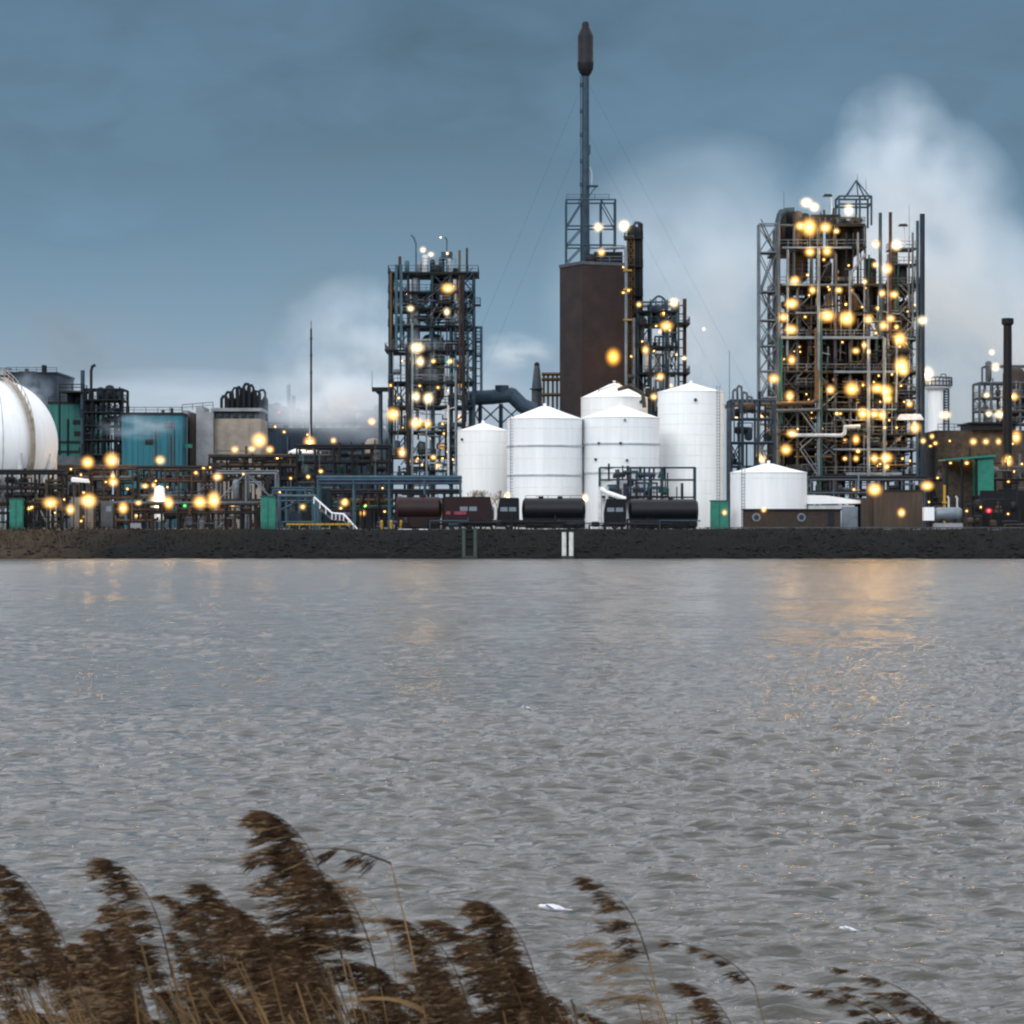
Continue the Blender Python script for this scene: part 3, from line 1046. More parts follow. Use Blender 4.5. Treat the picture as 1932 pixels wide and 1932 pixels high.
# ---- middle unit between brick tower and right tower
def middle_unit():
    d = 516
    x0, x1 = X(1203, d), X(1280, d)
    y0, y1 = d, d + 9
    t = thing('process_tower', 'small round-topped process tower rising behind the tallest white tank', 'process tower', ((x0 + x1) / 2, d + 4, GZ), 'process towers of the works')
    rng = random.Random(8)
    vs = [795, 752, 705, 655, 612, 588, 570]
    zs = [Z(v, d) for v in vs]
    frame(t, [x0, X(1228, d), X(1256, d), x1], [y0, y1], zs, 'darkblue', .3, .24, brace=[(0, 2, 'x'), (2, 3, 'x'), (0, 4, '/'), (1, 3, 'x'), (2, 5, 'x')])
    for v, z in zip(vs[:-1], zs[:-1]):
        deck(t, x0 - .2, X(1302, d) if v in (705, 612) else x1, y0 - .5, y1, z, 'dark', 'darkblue')
    clutter(t, x0, x1, y0, y1, [GZ] + zs[:-1], rng, 5, ('dark', 'darkblue', 'grey', 'rust', 'pale'), 1.1)
    # rounded hoop crown
    b = MB()
    pts = [(X(1228 + (u * 32), d), y0 + 1, Z(572 - 14 * math.sin(math.pi * u), d)) for u in [i / 8 for i in range(9)]]
    b.path(pts, .2, 8)
    for u in (1228, 1238, 1250, 1260):
        b.bar((X(u, d), y0 + 1, Z(600, d)), (X(u, d), y0 + 1, Z(564, d)), .16)
    b.build('hoop_frame', 'darkblue', t)
    vessel(t, X(1244, d), y0 + 3, Z(612, d), Z(572, d), M(13, d), 'darkblue', 'top_vessel', 2)
    vessel(t, X(1212, d), y0 + 2, Z(655, d), Z(585, d), M(5, d), 'grey', 'top_vessel')
    vessel(t, X(1272, d), y0 + 2, Z(655, d), Z(575, d), M(5, d), 'darkblue', 'top_vessel')
    # flanking columns
    MB().tube((X(1293, d), y0 + 2, GZ), (X(1293, d), y0 + 2, Z(562, d)), M(3.6, d), 12).build('riser_pipe', 'rust', t)
    MB().tube((X(1196, d), y0, Z(740, d)), (X(1196, d), y0, Z(600, d)), M(3, d), 10).build('riser_pipe', 'galv', t)
    for v in range(575, 740, 16):
        MB().bar((x1, y0 + 2, Z(v, d)), (X(1293, d), y0 + 2, Z(v, d)), .16).build('pipe_bracket', 'darkblue', t)
    MB().box(X(1146, d), X(1196, d), y0 - 1, y0 + 2, Z(711, d), Z(707, d)).build('walkway', 'grey', t)
    lamps('the round-topped tower', d - 1.2, [(1205.5, 574.6, 's'), (1271.8, 571.2, 'n', 'white'), (1257, 615, 'n'), (1218, 660, 'm'), (1246, 710.5, 'm'), (1291, 675.7, 's', 'white'), (1233.6, 748.7, 'm'),
                                              (1238, 615, 't'), (1328, 620.6, 't', 'white'), (1234, 662, 't')])


middle_unit()


# ---- the wide right tower
def wide_tower():
    d = 492
    x0, x1 = X(1470, d), X(1735, d)
    y0, y1 = d, d + 20
    t = thing('process_tower', 'widest process tower, crowded with amber lamps, with a lattice stair shaft', 'process tower', ((x0 + x1) / 2, d + 9, GZ), 'process towers of the works')
    rng = random.Random(33)
    vs = [942, 896, 848, 820, 775, 740, 702, 638, 592, 538, 468]
    zs = [Z(v, d) for v in vs]
    us = [1470, 1505, 1543, 1576, 1604, 1637, 1667, 1690, 1735]
    frame(t, [X(u, d) for u in us], [y0, d + 10, y1], zs[:10], 'grey', .36, .3,
          brace=[(0, 4, 'x'), (0, 5, '/'), (0, 6, 'x'), (0, 7, '/'), (0, 8, 'x'), (2, 9, '/'), (1, 8, '\\'), (6, 8, 'x'), (7, 9, 'x'), (4, 8, '/'), (0, 3, '/'), (7, 6, 'x'), (5, 3, 'x'), (7, 4, '/')])
    frame(t, [X(u, d) for u in (1470, 1498, 1543, 1576, 1632)], [y0, d + 10], [zs[9], zs[10], Z(425, d)], 'grey', .32, .26, brace=[(0, 0, 'x'), (2, 0, '/'), (3, 0, '\\'), (2, 1, '/')], name='upper_frame', z0=zs[9])
    for k, z in enumerate(zs):
        xb = x1 if k < 10 else X(1632, d)
        deck(t, x0 - .3, xb + .2, y0 - .8, y1, z, 'dark' if k % 3 else 'brown', 'galv' if vs[k] in (638, 702, 820, 896, 468) else 'brown', post=1.6)
    # heavy pale header beams seen across the front
    for (ua, ub, v, h) in ((1472, 1667, 637.5, 5), (1572, 1687, 702, 4), (1475, 1605, 468, 3), (1475, 1610, 538, 2.5), (1560, 1690, 773, 3), (1500, 1560, 591, 2.5), (1570, 1740, 848, 3), (1595, 1700, 894, 5)):
        MB().box(X(ua, d), X(ub, d), y0 - 1.15, y0 - .82, Z(v + h / 2, d), Z(v - h / 2, d)).build('header_beam', 'galv', t)
    for (u, va, vb, r, m) in ((1543, 900, 468, 3, 'galv'), (1548, 900, 600, 2, 'teal'), (1637, 905, 640, 3, 'galv'), (1667, 900, 638, 3, 'galv'), (1467, 800, 420, 3, 'grey'), (1472, 800, 640, 3.5, 'teal'),
                              (1538, 758, 620, 2.6, 'copper'), (1602, 600, 512, 2.5, 'galv'), (1576, 600, 480, 2, 'grey'), (1690, 760, 640, 2, 'galv'), (1546, 935, 900, 2, 'teal'), (1738, 905, 405, 5, 'navy'),
                              (1729, 905, 418, 3, 'darkblue'), (1659, 640, 403, 3.4, 'darkblue'), (1678, 640, 402, 3.2, 'rust'), (1713, 600, 470, 2, 'grey'), (1720, 620, 440, 2, 'grey'), (1617, 500, 440, 2, 'galv')):
        MB().tube((X(u, d), y0 - 1.3, Z(va, d)), (X(u, d), y0 - 1.3, Z(vb, d)), M(r, d), 8).build('riser_pipe', m, t)
    MB().path([(X(1632, d), y0 - 1.4, Z(480, d)), (X(1606, d), y0 - 1.4, Z(514, d)), (X(1602, d), y0 - 1.4, Z(540, d))], .25, 8).build('slanting_pipe', 'galv', t)
    MB().path([(X(1366, d), y0 - 2, Z(768, d)), (X(1385, d), y0 - 2, Z(765, d)), (X(1530, d), y0 - 2, Z(761, d)), (X(1538, d), y0 - 2, Z(755, d)), (X(1540, d), y0 - 2, Z(700, d))], .38, 10).build('ochre_pipe', 'copper', t)
    MB().path([(X(1385, d), y0 - 2.4, Z(778, d)), (X(1545, d), y0 - 2.4, Z(774, d))], .3, 8).build('pipe', 'grey', t)
    MB().path([(X(1490, d), y0 - 2, Z(822, d)), (X(1585, d), y0 - 2, Z(822, d)), (X(1591, d), y0 - 2, Z(818, d)), (X(1592, d), y0 - 2, Z(806, d)), (X(1620, d), y0 - 2, Z(805, d))], .32, 8).build('pipe', 'pale', t)
    # big dark lagged vessels filling the lower storeys
    for (u, va, vb, r, m, yy) in ((1510, 735, 600, 24, 'brown', 7), (1580, 700, 600, 26, 'umber', 8), (1625, 700, 540, 22, 'dark', 9), (1700, 760, 560, 26, 'brown', 9), (1575, 940, 780, 24, 'brown', 8), (1655, 765, 645, 20, 'dark', 8),
                                  (1520, 900, 780, 26, 'dark', 8), (1690, 900, 780, 24, 'umber', 9), (1630, 895, 790, 20, 'dark', 9), (1600, 560, 410, 15, 'dark', 4), (1512, 530, 470, 18, 'brown', 5), (1560, 530, 470, 14, 'dark', 6),
                                  (1650, 600, 480, 12, 'dark', 6), (1690, 590, 520, 12, 'brown', 5), (1622, 470, 415, 13, 'dark', 4), (1545, 640, 545, 20, 'dark', 8)):
        vessel(t, X(u, d), y0 + yy, Z(va, d), Z(vb, d), M(r, d), m, 'lagged_vessel', 3)
    # cladding sheets on the far side
    for (ua, ub, va, vb) in ((1478, 1560, 905, 642), (1562, 1640, 905, 600), (1642, 1735, 905, 642), (1500, 1570, 638, 545)):
        MB().box(X(ua, d), X(ub, d), y1 - 1.2, y1 - .8, Z(va, d), Z(vb, d)).build('cladding_panel', 'umber', t)
    mats = ('dark', 'brown', 'grey', 'umber', 'dark', 'galv', 'copper')
    clutter(t, x0 + .3, x1 - .3, y0, y0 + 9, [GZ] + zs[:10], rng, 9, mats, .62)
    clutter(t, x0 + .3, x1 - .3, y0 + 6, y0 + 16, [GZ] + zs[:10], rng, 5, ('dark', 'umber', 'brown'), .6, False)
    clutter(t, x0 + .5, X(1632, d), y0, y0 + 8, zs[9:11], rng, 6, mats, .7)
    for k in range(58):
        u = rng.uniform(1474, 1732)
        va = rng.uniform(520, 940)
        vb = max(480 if u > 1640 else 440, va - rng.choice((40, 60, 90, 140, 200)))
        MB().tube((X(u, d), y0 + rng.uniform(-1.0, 2.5), Z(va, d)), (X(u, d), y0 + rng.uniform(-1.0, -.6), Z(vb, d)), M(rng.choice((.8, 1, 1.3, 1.8, 2.6)), d), 7).build('slim_pipe', rng.choice(mats + ('grey', 'galv', 'teal', 'purple')), t)
    for k in range(36):
        u = rng.uniform(1474, 1700)
        ub = min(1734, u + rng.choice((15, 25, 40, 70)))
        v = rng.uniform(480 if u < 1640 else 560, 930)
        MB().tube((X(u, d), y0 - rng.uniform(.9, 1.3), Z(v, d)), (X(ub, d), y0 - rng.uniform(.9, 1.3), Z(v + rng.choice((0, 0, 0, 6, -8)), d)), M(rng.choice((.9, 1.2, 1.8)), d), 7).build('cross_pipe', rng.choice(mats + ('grey', 'galv')), t)
    for k in range(26):
        u = rng.uniform(1474, 1700)
        ub = u + rng.uniform(18, 45)
        v = rng.uniform(560, 930)
        deck(t, X(u, d), X(min(1736, ub), d), y0 - 1.0, y0 + 4, Z(v, d), 'dark', rng.choice(('grey', 'brown', 'galv')), post=1.5)
    for k in range(22):
        u = rng.choice(us[:-1])
        v = rng.uniform(560, 880)
        MB().bar((X(u, d), y0 - .5, Z(v, d)), (X(u + rng.choice((33, 40, -30)) if 1500 < u < 1690 else u + 30, d), y0 - .5, Z(v - rng.uniform(25, 45), d)), .16).build('diagonal_brace', rng.choice(('grey', 'galv', 'brown')), t)
    zigzag_stair(t, X(1508, d), X(1540, d), y0 - 1.1, [Z(v, d) for v in (942, 896, 848, 820, 775)], 'galv')
    zigzag_stair(t, X(1696, d), X(1722, d), y0 - .9, [Z(v, d) for v in (702, 670, 638, 615, 592, 565, 538)], 'grey')

    # lattice stair shaft on the left flank
    xa, xb = X(1433, d), X(1467, d)
    zl = [Z(v, d) for v in (905, 850, 800, 750, 700, 652, 604, 550, 476, 422)]
    frame(t, [xa, xb], [y0, y0 + 3.4], zl, 'galv', .24, .2, brace=[(0, k, 'x' if k > 3 else '/') for k in range(10)], bracew=.13, name='stair_shaft')
    zigzag_stair(t, xa + .4, xb - .4, y0 + 1.7, [GZ] + zl, 'grey', .8)
    for v in (476, 550, 604, 652):
        deck(t, xa, xb, y0 + .1, y0 + 3.3, Z(v, d), 'dark', 'grey', rail=False, th=.1)
    # big bundle at the top left and the gantry crown
    for (u, v, r, m) in ((1478, 392, 8, 'dark'), (1492, 388, 9, 'dark'), (1506, 396, 9, 'brown'), (1522, 398, 9, 'dark'), (1538, 402, 7, 'dark'), (1552, 402, 6, 'galv'), (1568, 404, 8, 'dark'), (1585, 408, 8, 'dark')):
        vessel(t, X(u, d), y0 + rng.uniform(1, 5), Z(468, d), Z(v, d), M(r, d), m, 'top_vessel')
    MB().path([(X(1467, d), y0 + 1, Z(425, d)), (X(1472, d), y0 + 1, Z(404, d)), (X(1484, d), y0 + 1, Z(396, d)), (X(1500, d), y0 + 1, Z(395, d))], .5, 10).build('overhead_pipe', 'darkblue', t)
    deck(t, X(1498, d), X(1632, d), y0 - .6, y0 + 8, Z(425, d), 'dark', 'brown')
    clutter(t, X(1500, d), X(1630, d), y0, y0 + 6, [Z(425, d), Z(403, d)], rng, 8, ('dark', 'grey', 'brown'), 1.2)
    b = MB()
    g0, g1 = X(1583, d), X(1644, d)
    zb, zt = Z(425, d), Z(370, d)
    for x in (g0, X(1622, d), g1):
        for y in (y0, y0 + 5):
            b.bar((x, y, zb), (x, y, zt), .26)
    for z in (zt, Z(385, d)):
        for y in (y0, y0 + 5):
            b.bar((g0, y, z), (g1, y, z), .24)
        for x in (g0, g1):
            b.bar((x, y0, z), (x, y0 + 5, z), .24)
    ap = (X(1619, d), y0 + 2.5, Z(337, d))
    for x in (X(1598, d), X(1640, d)):
        for y in (y0, y0 + 5):
            b.bar((x, y, zt), ap, .18)
    b.bar((X(1619, d), y0, zt), ap, .16)
    b.build('gantry', 'darkblue', t)
    for (u, va, vb) in ((1480, 400, 360), (1619, 340, 325), (1717, 470, 385), (1635, 372, 335)):
        whip(t, X(u, d), y0 + 1, Z(va, d), Z(vb, d), .05)
    # hooded floods on thin arms, above the top
    for (u, v, u2, v2) in ((1560, 372, 1568, 405), (1702, 428, 1705, 465)):
        MB().tube((X(u2, d), y0 - 1, Z(v2, d)), (X(u2, d), y0 - 1, Z(v, d)), .08, 6).build('lamp_post', 'pale', t)
        MB().box(X(u - 9, d), X(u + 9, d), y0 - 1.8, y0 - .4, Z(v, d), Z(v - 4, d), 0, .7).build('lamp_hood', 'black', t)
    # right flank: decks and pale bits
    for v in (500, 540, 470):
        deck(t, X(1680, d), X(1730, d), y0 - .5, y0 + 6, Z(v, d), 'darkblue', 'galv')
    for (u, va, vb, r, m) in ((1706, 560, 500, 9, 'dark'), (1690, 560, 470, 7, 'brown'), (1722, 640, 560, 6, 'galv'), (1708, 538, 505, 7, 'pale')):
        vessel(t, X(u, d), y0 + 2, Z(va, d), Z(vb, d), M(r, d), m, 'vessel')
    # pale shed roof on the right shoulder
    MB().box(X(1690, d), X(1740, d), y0 - 2.5, y0 + 2, Z(793, d), Z(782, d), 0, .75).build('shelter_roof', 'pale', t)

    ls = []
    def z8(x, y, s, c='amber', dd=d - 2.2): ls.append((1396.2 + x * .2441, 301.9 + y * .2441, s, c, dd))
    def z4(x, y, s, c='amber', dd=d - 2.2): ls.append((1301.9 + x * .2784, 528.3 + y * .2784, s, c, dd))
    for a in ((515, 330, 'n', 'white'), (575, 365, 'n', 'white'), (840, 385, 'b', 'white'), (465, 510, 'm'), (535, 520, 'b'), (660, 522, 'b'), (745, 550, 'm'), (540, 710, 'n'), (672, 705, 'n'), (1050, 650, 'n'),
              (1210, 660, 'n', 'white'), (840, 815, 't'), (1045, 810, 's'), (1140, 840, 'n'), (425, 930, 'n'), (965, 940, 's'), (560, 1005, 'm'), (765, 1005, 'm'), (690, 1000, 't'), (1100, 1030, 'm'), (1190, 1040, 'n'),
              (400, 1110, 'n'), (335, 1215, 'n'), (675, 1205, 'b'), (825, 1225, 'b'), (995, 1230, 'n'), (1165, 1225, 'n'), (1110, 1280, 'm'), (1210, 1290, 's'), (1410, 1240, 'n', 'white'), (395, 1310, 'n'), (1050, 1335, 't'),
              (1235, 1385, 'n'), (960, 1430, 'm'), (895, 1475, 'm'), (995, 1480, 's'), (400, 1545, 'n'), (1250, 1590, 'b'), (1264, 1630, 'n'), (260, 1690, 'n'), (700, 1775, 'n'), (865, 1770, 'b'), (1060, 1765, 'n'),
              (1130, 1785, 'n'), (1145, 1845, 'm'), (385, 1825, 'n'), (1310, 1885, 'm')):
        z8(*a)
    for a in ((315, 935, 's', 'white'), (490, 915, 'n'), (515, 1015, 's'), (690, 1040, 'n'), (650, 1150, 'n'), (460, 1185, 'm'), (485, 1215, 'm'), (995, 905, 's'), (1170, 905, 'b'), (1250, 908, 'n'), (1300, 915, 'n'),
              (1525, 1000, 'n'), (1125, 1080, 'm'), (1050, 1210, 's'), (1125, 1210, 's'), (1140, 1160, 's'), (1250, 1210, 'm'), (1330, 1205, 'n'), (1335, 1265, 's'), (1400, 1000, 't'), (1320, 1000, 't'),
              (1580, 1090, 's'), (1640, 1060, 's'), (1350, 950, 't'), (1440, 1210, 't'), (1490, 1225, 't'), (1420, 450, 't'), (1260, 360, 't'), (730, 1010, 't'), (1020, 905, 't')):
        z4(*a)
    lamps('the widest tower', d, ls)


wide_tower()


# ------------------------------------------------------------------ yard in front of the wide tower
def yard_right():
    d = 438
    t = thing('brick_hut', 'long low brown brick hut with two round windows, in front of the low white tank', 'hut', (X(1500, d), d, GZ))
    x0, x1 = X(1405, d), X(1586, d)
    MB().box(x0, x1, d, d + 3.5, GZ, Z(963, d)).build('wall', 'brickwall', t)
    MB().box(x0 - .2, x1 + .2, d - .25, d + 3.7, Z(963, d), Z(960, d)).build('roof', 'dark', t)
    for u in (1427, 1512):
        cx, cz = X(u, d), Z(976, d)
        w_ = MB().tube((cx, d + .1, cz), (cx, d - .12, cz), M(8, d), 20).build('window', 'galv', t)
        MB().tube((cx, d - .05, cz), (cx, d - .16, cz), M(5, d), 16).build('pane', 'darkglass', w_)
    MB().box(X(1562, d), X(1574, d), d - .08, d + .1, GZ, Z(966, d)).build('door', 'dark', t)

    t = thing('low_shed', 'low pale shed with a gently sloping white roof beside the low white tank', 'shed', (X(1580, 445), 445, GZ))
    d = 445
    x0, x1 = X(1524, d), X(1612, d)
    MB().box(x0, x1, d, d + 8, GZ, Z(953, d)).build('wall', 'pale', t)
    MB().add([(x0 - .3, d - .4, Z(934, d)), (X(1560, d), d - .4, Z(935, d)), (x1 + 1.2, d - .4, Z(945, d)), (x1 + 1.2, d - .4, Z(950, d)), (x0 - .3, d - .4, Z(951, d)),
              (x0 - .3, d + 8.4, Z(934, d)), (X(1560, d), d + 8.4, Z(935, d)), (x1 + 1.2, d + 8.4, Z(945, d)), (x1 + 1.2, d + 8.4, Z(950, d)), (x0 - .3, d + 8.4, Z(951, d))],
             [(0, 4, 3, 2, 1), (5, 6, 7, 8, 9), (0, 1, 6, 5), (1, 2, 7, 6), (2, 3, 8, 7), (3, 4, 9, 8), (4, 0, 5, 9)]).build('roof', 'white', t)
    MB().box(X(1588, d), X(1618, d), d - .3, d - .02, GZ, Z(956, d)).build('door', 'galv', t)

    d = 443
    t = thing('umber_building', 'plain windowless brown building at the foot of the widest tower', 'building', (X(1690, d), d, GZ))
    MB().box(X(1648, d), X(1740, d), d, d + 8, GZ, Z(927, d)).build('wall', 'umber', t)
    MB().box(X(1626, d), X(1647.6, d), d + .6, d + 8, GZ, Z(940, d)).build('annex', 'umber', t)
    MB().box(X(1647, d), X(1741, d), d - .15, d + 8.2, Z(927, d), Z(924, d)).build('roof', 'dark', t)

    d = 441
    t = thing('horizontal_vessel', 'short silver horizontal vessel with a white end, beside the brown building', 'vessel', (X(1780, d), d, GZ))
    drum(t, X(1762, d), X(1816, d), d, Z(970, d), M(13, d), 'galv', 'shell')
    MB().box(X(1742, d), X(1761, d), d - 1, d + 1, Z(982, d), Z(957, d)).build('control_box', 'white', t)
    MB().box(X(1760, d), X(1815, d), d - .8, d + .8, GZ, Z(987, d)).build('plinth', 'concrete', t)
    for u in (1790, 1806):
        MB().path([(X(u, d), d, Z(960, d)), (X(u, d), d, Z(940, d)), (X(u - 3, d), d, Z(936, d))], .14, 8).build('pipe', 'pale', t)

    d = 448
    t = thing('yellow_pole', 'bright yellow upright pipe behind the silver vessel', 'pole', (X(1782, d), d, GZ))
    MB().tube((X(1782, d), d, GZ), (X(1782, d), d, Z(915, d)), M(2.4, d), 10).build('post', 'yellow', t)
    MB().box(X(1778, d), X(1786, d), d - .4, d + .4, Z(950, d), Z(946, d)).build('bracket', 'yellow', t)

    # green shed
    d = 458
    t = thing('green_shed', 'green open-fronted shed with a bright green roof and end wall', 'shed', (X(1830, d), d, GZ))
    MB().box(X(1845, d), X(1875, d), d, d + 6, Z(935, d), Z(862, d)).build('end_wall', 'green', t)
    MB().add([(X(1783, d), d - .6, Z(866, d)), (X(1878, d), d - .6, Z(858, d)), (X(1878, d), d + 7, Z(858, d)), (X(1783, d), d + 7, Z(866, d)),
              (X(1783, d), d - .6, Z(869, d)), (X(1878, d), d - .6, Z(862, d)), (X(1878, d), d + 7, Z(862, d)), (X(1783, d), d + 7, Z(869, d))],
             [(0, 1, 2, 3), (7, 6, 5, 4), (0, 4, 5, 1), (1, 5, 6, 2), (2, 6, 7, 3), (3, 7, 4, 0)]).build('roof', 'green', t)
    for u in (1786, 1815, 1842):
        MB().bar((X(u, d), d, GZ), (X(u, d), d, Z(866, d)), .3).build('post', 'dark', t)
    MB().box(X(1787, d), X(1844, d), d + 5, d + 5.3, GZ, Z(870, d)).build('rear_wall', 'brown', t)
    MB().box(X(1845, d), X(1875, d), d + .1, d + 6, GZ, Z(935.2, d)).build('base_wall', 'dark', t)

    # dark hall on the right behind
    d = 500
    t = thing('dark_hall', 'dark flat-roofed hall with lamps along its eave, behind the green shed', 'hall', (X(1850, d), d, GZ))
    MB().box(X(1765, d), X(1985, d), d, d + 20, GZ, Z(812, d)).build('wall', 'brown', t)
    MB().box(X(1832, d), X(1915, d), d - 1, d + 12, Z(811.8, d), Z(800, d)).build('roof_monitor', 'dark', t)
    MB().box(X(1826, d), X(1918, d), d - 1.6, d + 12.5, Z(800, d), Z(797, d)).build('monitor_roof', 'dark', t)
    MB().rail([(X(1770, d), d + .2, Z(812, d)), (X(1832, d), d + .2, Z(812, d))], 1.1, .08).build('railing', 'grey', t)
    rng = random.Random(5)
    t2 = thing('pump_yard', 'low dark crowd of pumps and pipes in front of the dark hall', 'process unit', (X(1850, 470), 470, GZ))
    clutter(t2, X(1745, 470), X(1985, 470), 466, 474, [GZ, Z(950, 470), Z(905, 470), Z(868, 470)], rng, 14, ('dark', 'brown', 'dark', 'grey'), .8)
    frame(t2, [X(u, 470) for u in (1750, 1790, 1830, 1870, 1910, 1950)], [466, 474], [Z(950, 470), Z(905, 470)], 'dark', .25, .2)
    t3 = thing('valve_station', 'low dark valves and pipework at the bank edge right of the silver vessel', 'process unit', (X(1875, 440), 440, GZ))
    clutter(t3, X(1822, 440), X(1975, 440), 438, 443, [GZ, Z(970, 440), Z(935, 440)], rng, 10, ('dark', 'dark', 'brown', 'black'), .9)
    b = MB()
    b.box(X(1855, 441), X(1985, 441), 444, 444.3, GZ, Z(925, 441))
    b.build('screen_wall', 'black', t3)

    # black chimney
    d = 476
    t = thing('chimney', 'plain black chimney with a flared cap, furthest right', 'chimney', (X(1901, d), d, GZ))
    sharp_smooth(MB().lathe([(M(10, d), GZ), (M(9, d), Z(850, d)), (M(8, d), Z(612, d))], X(1901, d), d, 20).build('shaft', 'black', t))
    sharp_smooth(MB().lathe([(M(8, d), Z(614, d)), (M(11.5, d), Z(611, d)), (M(11.5, d), Z(601, d)), (M(8, d), Z(600, d))], X(1901, d), d, 20).build('cap', 'black', t))

    # white water tower
    d = 600
    cx = X(1768, d)
    t = thing('water_tower', 'white water tower with a wide railed head, behind the widest tower', 'tower', (cx, d, GZ))
    sharp_smooth(MB().lathe([(M(17, d), GZ), (M(17, d), Z(738, d)), (M(22, d), Z(733, d))], cx, d, 32).build('shaft', 'white', t))
    sharp_smooth(MB().lathe([(M(26, d), Z(733, d)), (M(27, d), Z(727, d)), (M(27, d), Z(718, d)), (M(25, d), Z(716, d)), (.1, Z(714, d))], cx, d, 32).build('head', 'pale', t))
    b = MB()
    for k in range(24):
        a, c = 2 * math.pi * k / 24, 2 * math.pi * (k + 1) / 24
        p = Vector((cx + M(28, d) * math.cos(a), d + M(28, d) * math.sin(a), Z(728, d)))
        q = Vector((cx + M(28, d) * math.cos(c), d + M(28, d) * math.sin(c), Z(728, d)))
        b.bar(p, p + Vector((0, 0, 1.7)), .16)
        for h in (0, .9, 1.7):
            b.bar(p + Vector((0, 0, h)), q + Vector((0, 0, h)), .16)
    b.build('railing', 'darkblue', t)
    MB().path([(X(1774, d), d, Z(716, d)), (X(1776, d), d, Z(706, d)), (X(1784, d), d, Z(706, d)), (X(1786, d), d, Z(716, d))], .12, 6).build('roof_hoop', 'grey', t)
    b = MB()
    for s in (-.5, .5):
        b.bar((X(1783, d) + s, d - 1.5, GZ), (X(1783, d) + s, d - 1.5, Z(735, d)), .3)
    for k in range(14):
        z = Z(800 - 5 * k, d)
        b.bar((X(1783, d) - .6, d - 1.5, z), (X(1783, d) + .6, d - 1.5, z), .2)
    b.build('ladder_cage', 'darkblue', t)

    # far process unit at the frame's right edge
    d = 590
    t = thing('process_tower', 'distant misty process tower with white lamps, behind the black chimney', 'process tower', (X(1900, d), d, GZ), 'process towers of the works')
    zs = [Z(v, d) for v in (800, 775, 750, 722)]
    frame(t, [X(u, d) for u in (1848, 1870, 1895, 1925, 1960)], [d, d + 8], zs, 'grey', .4, .3, brace=[(0, 2, 'x'), (2, 2, 'x'), (3, 3, '/'), (1, 3, '/')])
    for z in zs[:-1]:
        deck(t, X(1848, d), X(1960, d), d - .4, d + 8, z, 'grey', 'grey')
    clutter(t, X(1850, d), X(1960, d), d, d + 8, zs, rng, 5, ('grey', 'galv', 'pale', 'umber'), 1.0)
    vessel(t, X(1920, d), d + 4, Z(800, d), Z(690, d), M(22, d), 'umber', 'column_vessel', 4)
    vessel(t, X(1868, d), d + 2, Z(720, d), Z(680, d), M(6, d), 'grey', 'column_vessel')
    frame(t, [X(1862, d), X(1945, d)], [d, d + 6], [zs[-1], Z(690, d)], 'grey', .3, .25, name='upper_frame', z0=zs[-1])

    ls = []
    def z5(x, y, s, c='amber', dd=468): ls.append((1509.4 + x * .2784, 528.3 + y * .2784, s, c, dd))
    for a in ((1325, 590, 'm', 'white', 588), (1300, 490, 's', 'white', 588), (1265, 780, 'm', 'white', 588), (1280, 905, 'm', 'white', 588), (1350, 910, 'm', 'white', 588), (1445, 790, 'm', 'amber', 588),
              (865, 640, 'b', 'white', 597), (985, 915, 'n', 'white', 560), (1465, 1065, 'b', 'amber', 488), (1405, 1230, 'n'), (1175, 1095, 'm', 'amber', 497), (1260, 1095, 'm', 'amber', 497), (1345, 1095, 'm', 'amber', 497), (1130, 1240, 's', 'amber', 462),
              (1020, 1240, 't', 'amber', 462), (1015, 1090, 't'), (1130, 1565, 't', 'amber', 436), (1225, 1540, 't', 'amber', 436), (1280, 1563, 's', 'red', 436), (1410, 1585, 't', 'amber', 436),
              (505, 1420, 'n', 'amber', 441), (862, 1395, 'n', 'amber', 441), (688, 1577, 'm', 'amber', 441), (365, 1420, 't', 'amber', 446)):
        z5(*a)
    ls += [(1367, 967, 's', 'amber', 436), (1441, 962, 's', 'amber', 437)]
    lamps('the right-hand yard', 468, ls)


yard_right()


# spiral-ish low pipework between tall tank and wide tower
t = thing('pipe_stand', 'dark pipe stand with bent pipe tops between the tallest tank and the widest tower', 'pipe stand', (X(1400, 480), 480, GZ))
d = 480
rng = random.Random(77)
frame(t, [X(u, d) for u in (1378, 1400, 1430, 1462)], [d, d + 6], [Z(v, d) for v in (880, 835, 790, 755)], 'darkblue', .3, .24, brace=[(0, 1, 'x'), (2, 2, '/')])
clutter(t, X(1380, d), X(1462, d), d, d + 6, [GZ, Z(880, d), Z(835, d), Z(790, d), Z(757, d)], rng, 6, ('dark', 'darkblue', 'grey', 'brown'), 1.3)
for (u, v) in ((1386, 735), (1394, 728), (1404, 740), (1413, 748)):
    MB().path([(X(u - 3, d), d, Z(760, d)), (X(u - 3, d), d, Z(v + 4, d)), (X(u, d), d, Z(v, d)), (X(u + 5, d), d, Z(v + 2, d)), (X(u + 6, d), d, Z(760, d))], .2, 8).build('bent_pipe', 'grey', t)
MB().tube((X(1374, d), d - 1, GZ), (X(1374, d), d - 1, Z(770, d)), M(4, d), 10).build('riser_pipe', 'grey', t)
whip(t, X(1378, d), d + 2, Z(770, d), Z(660, d), .06)


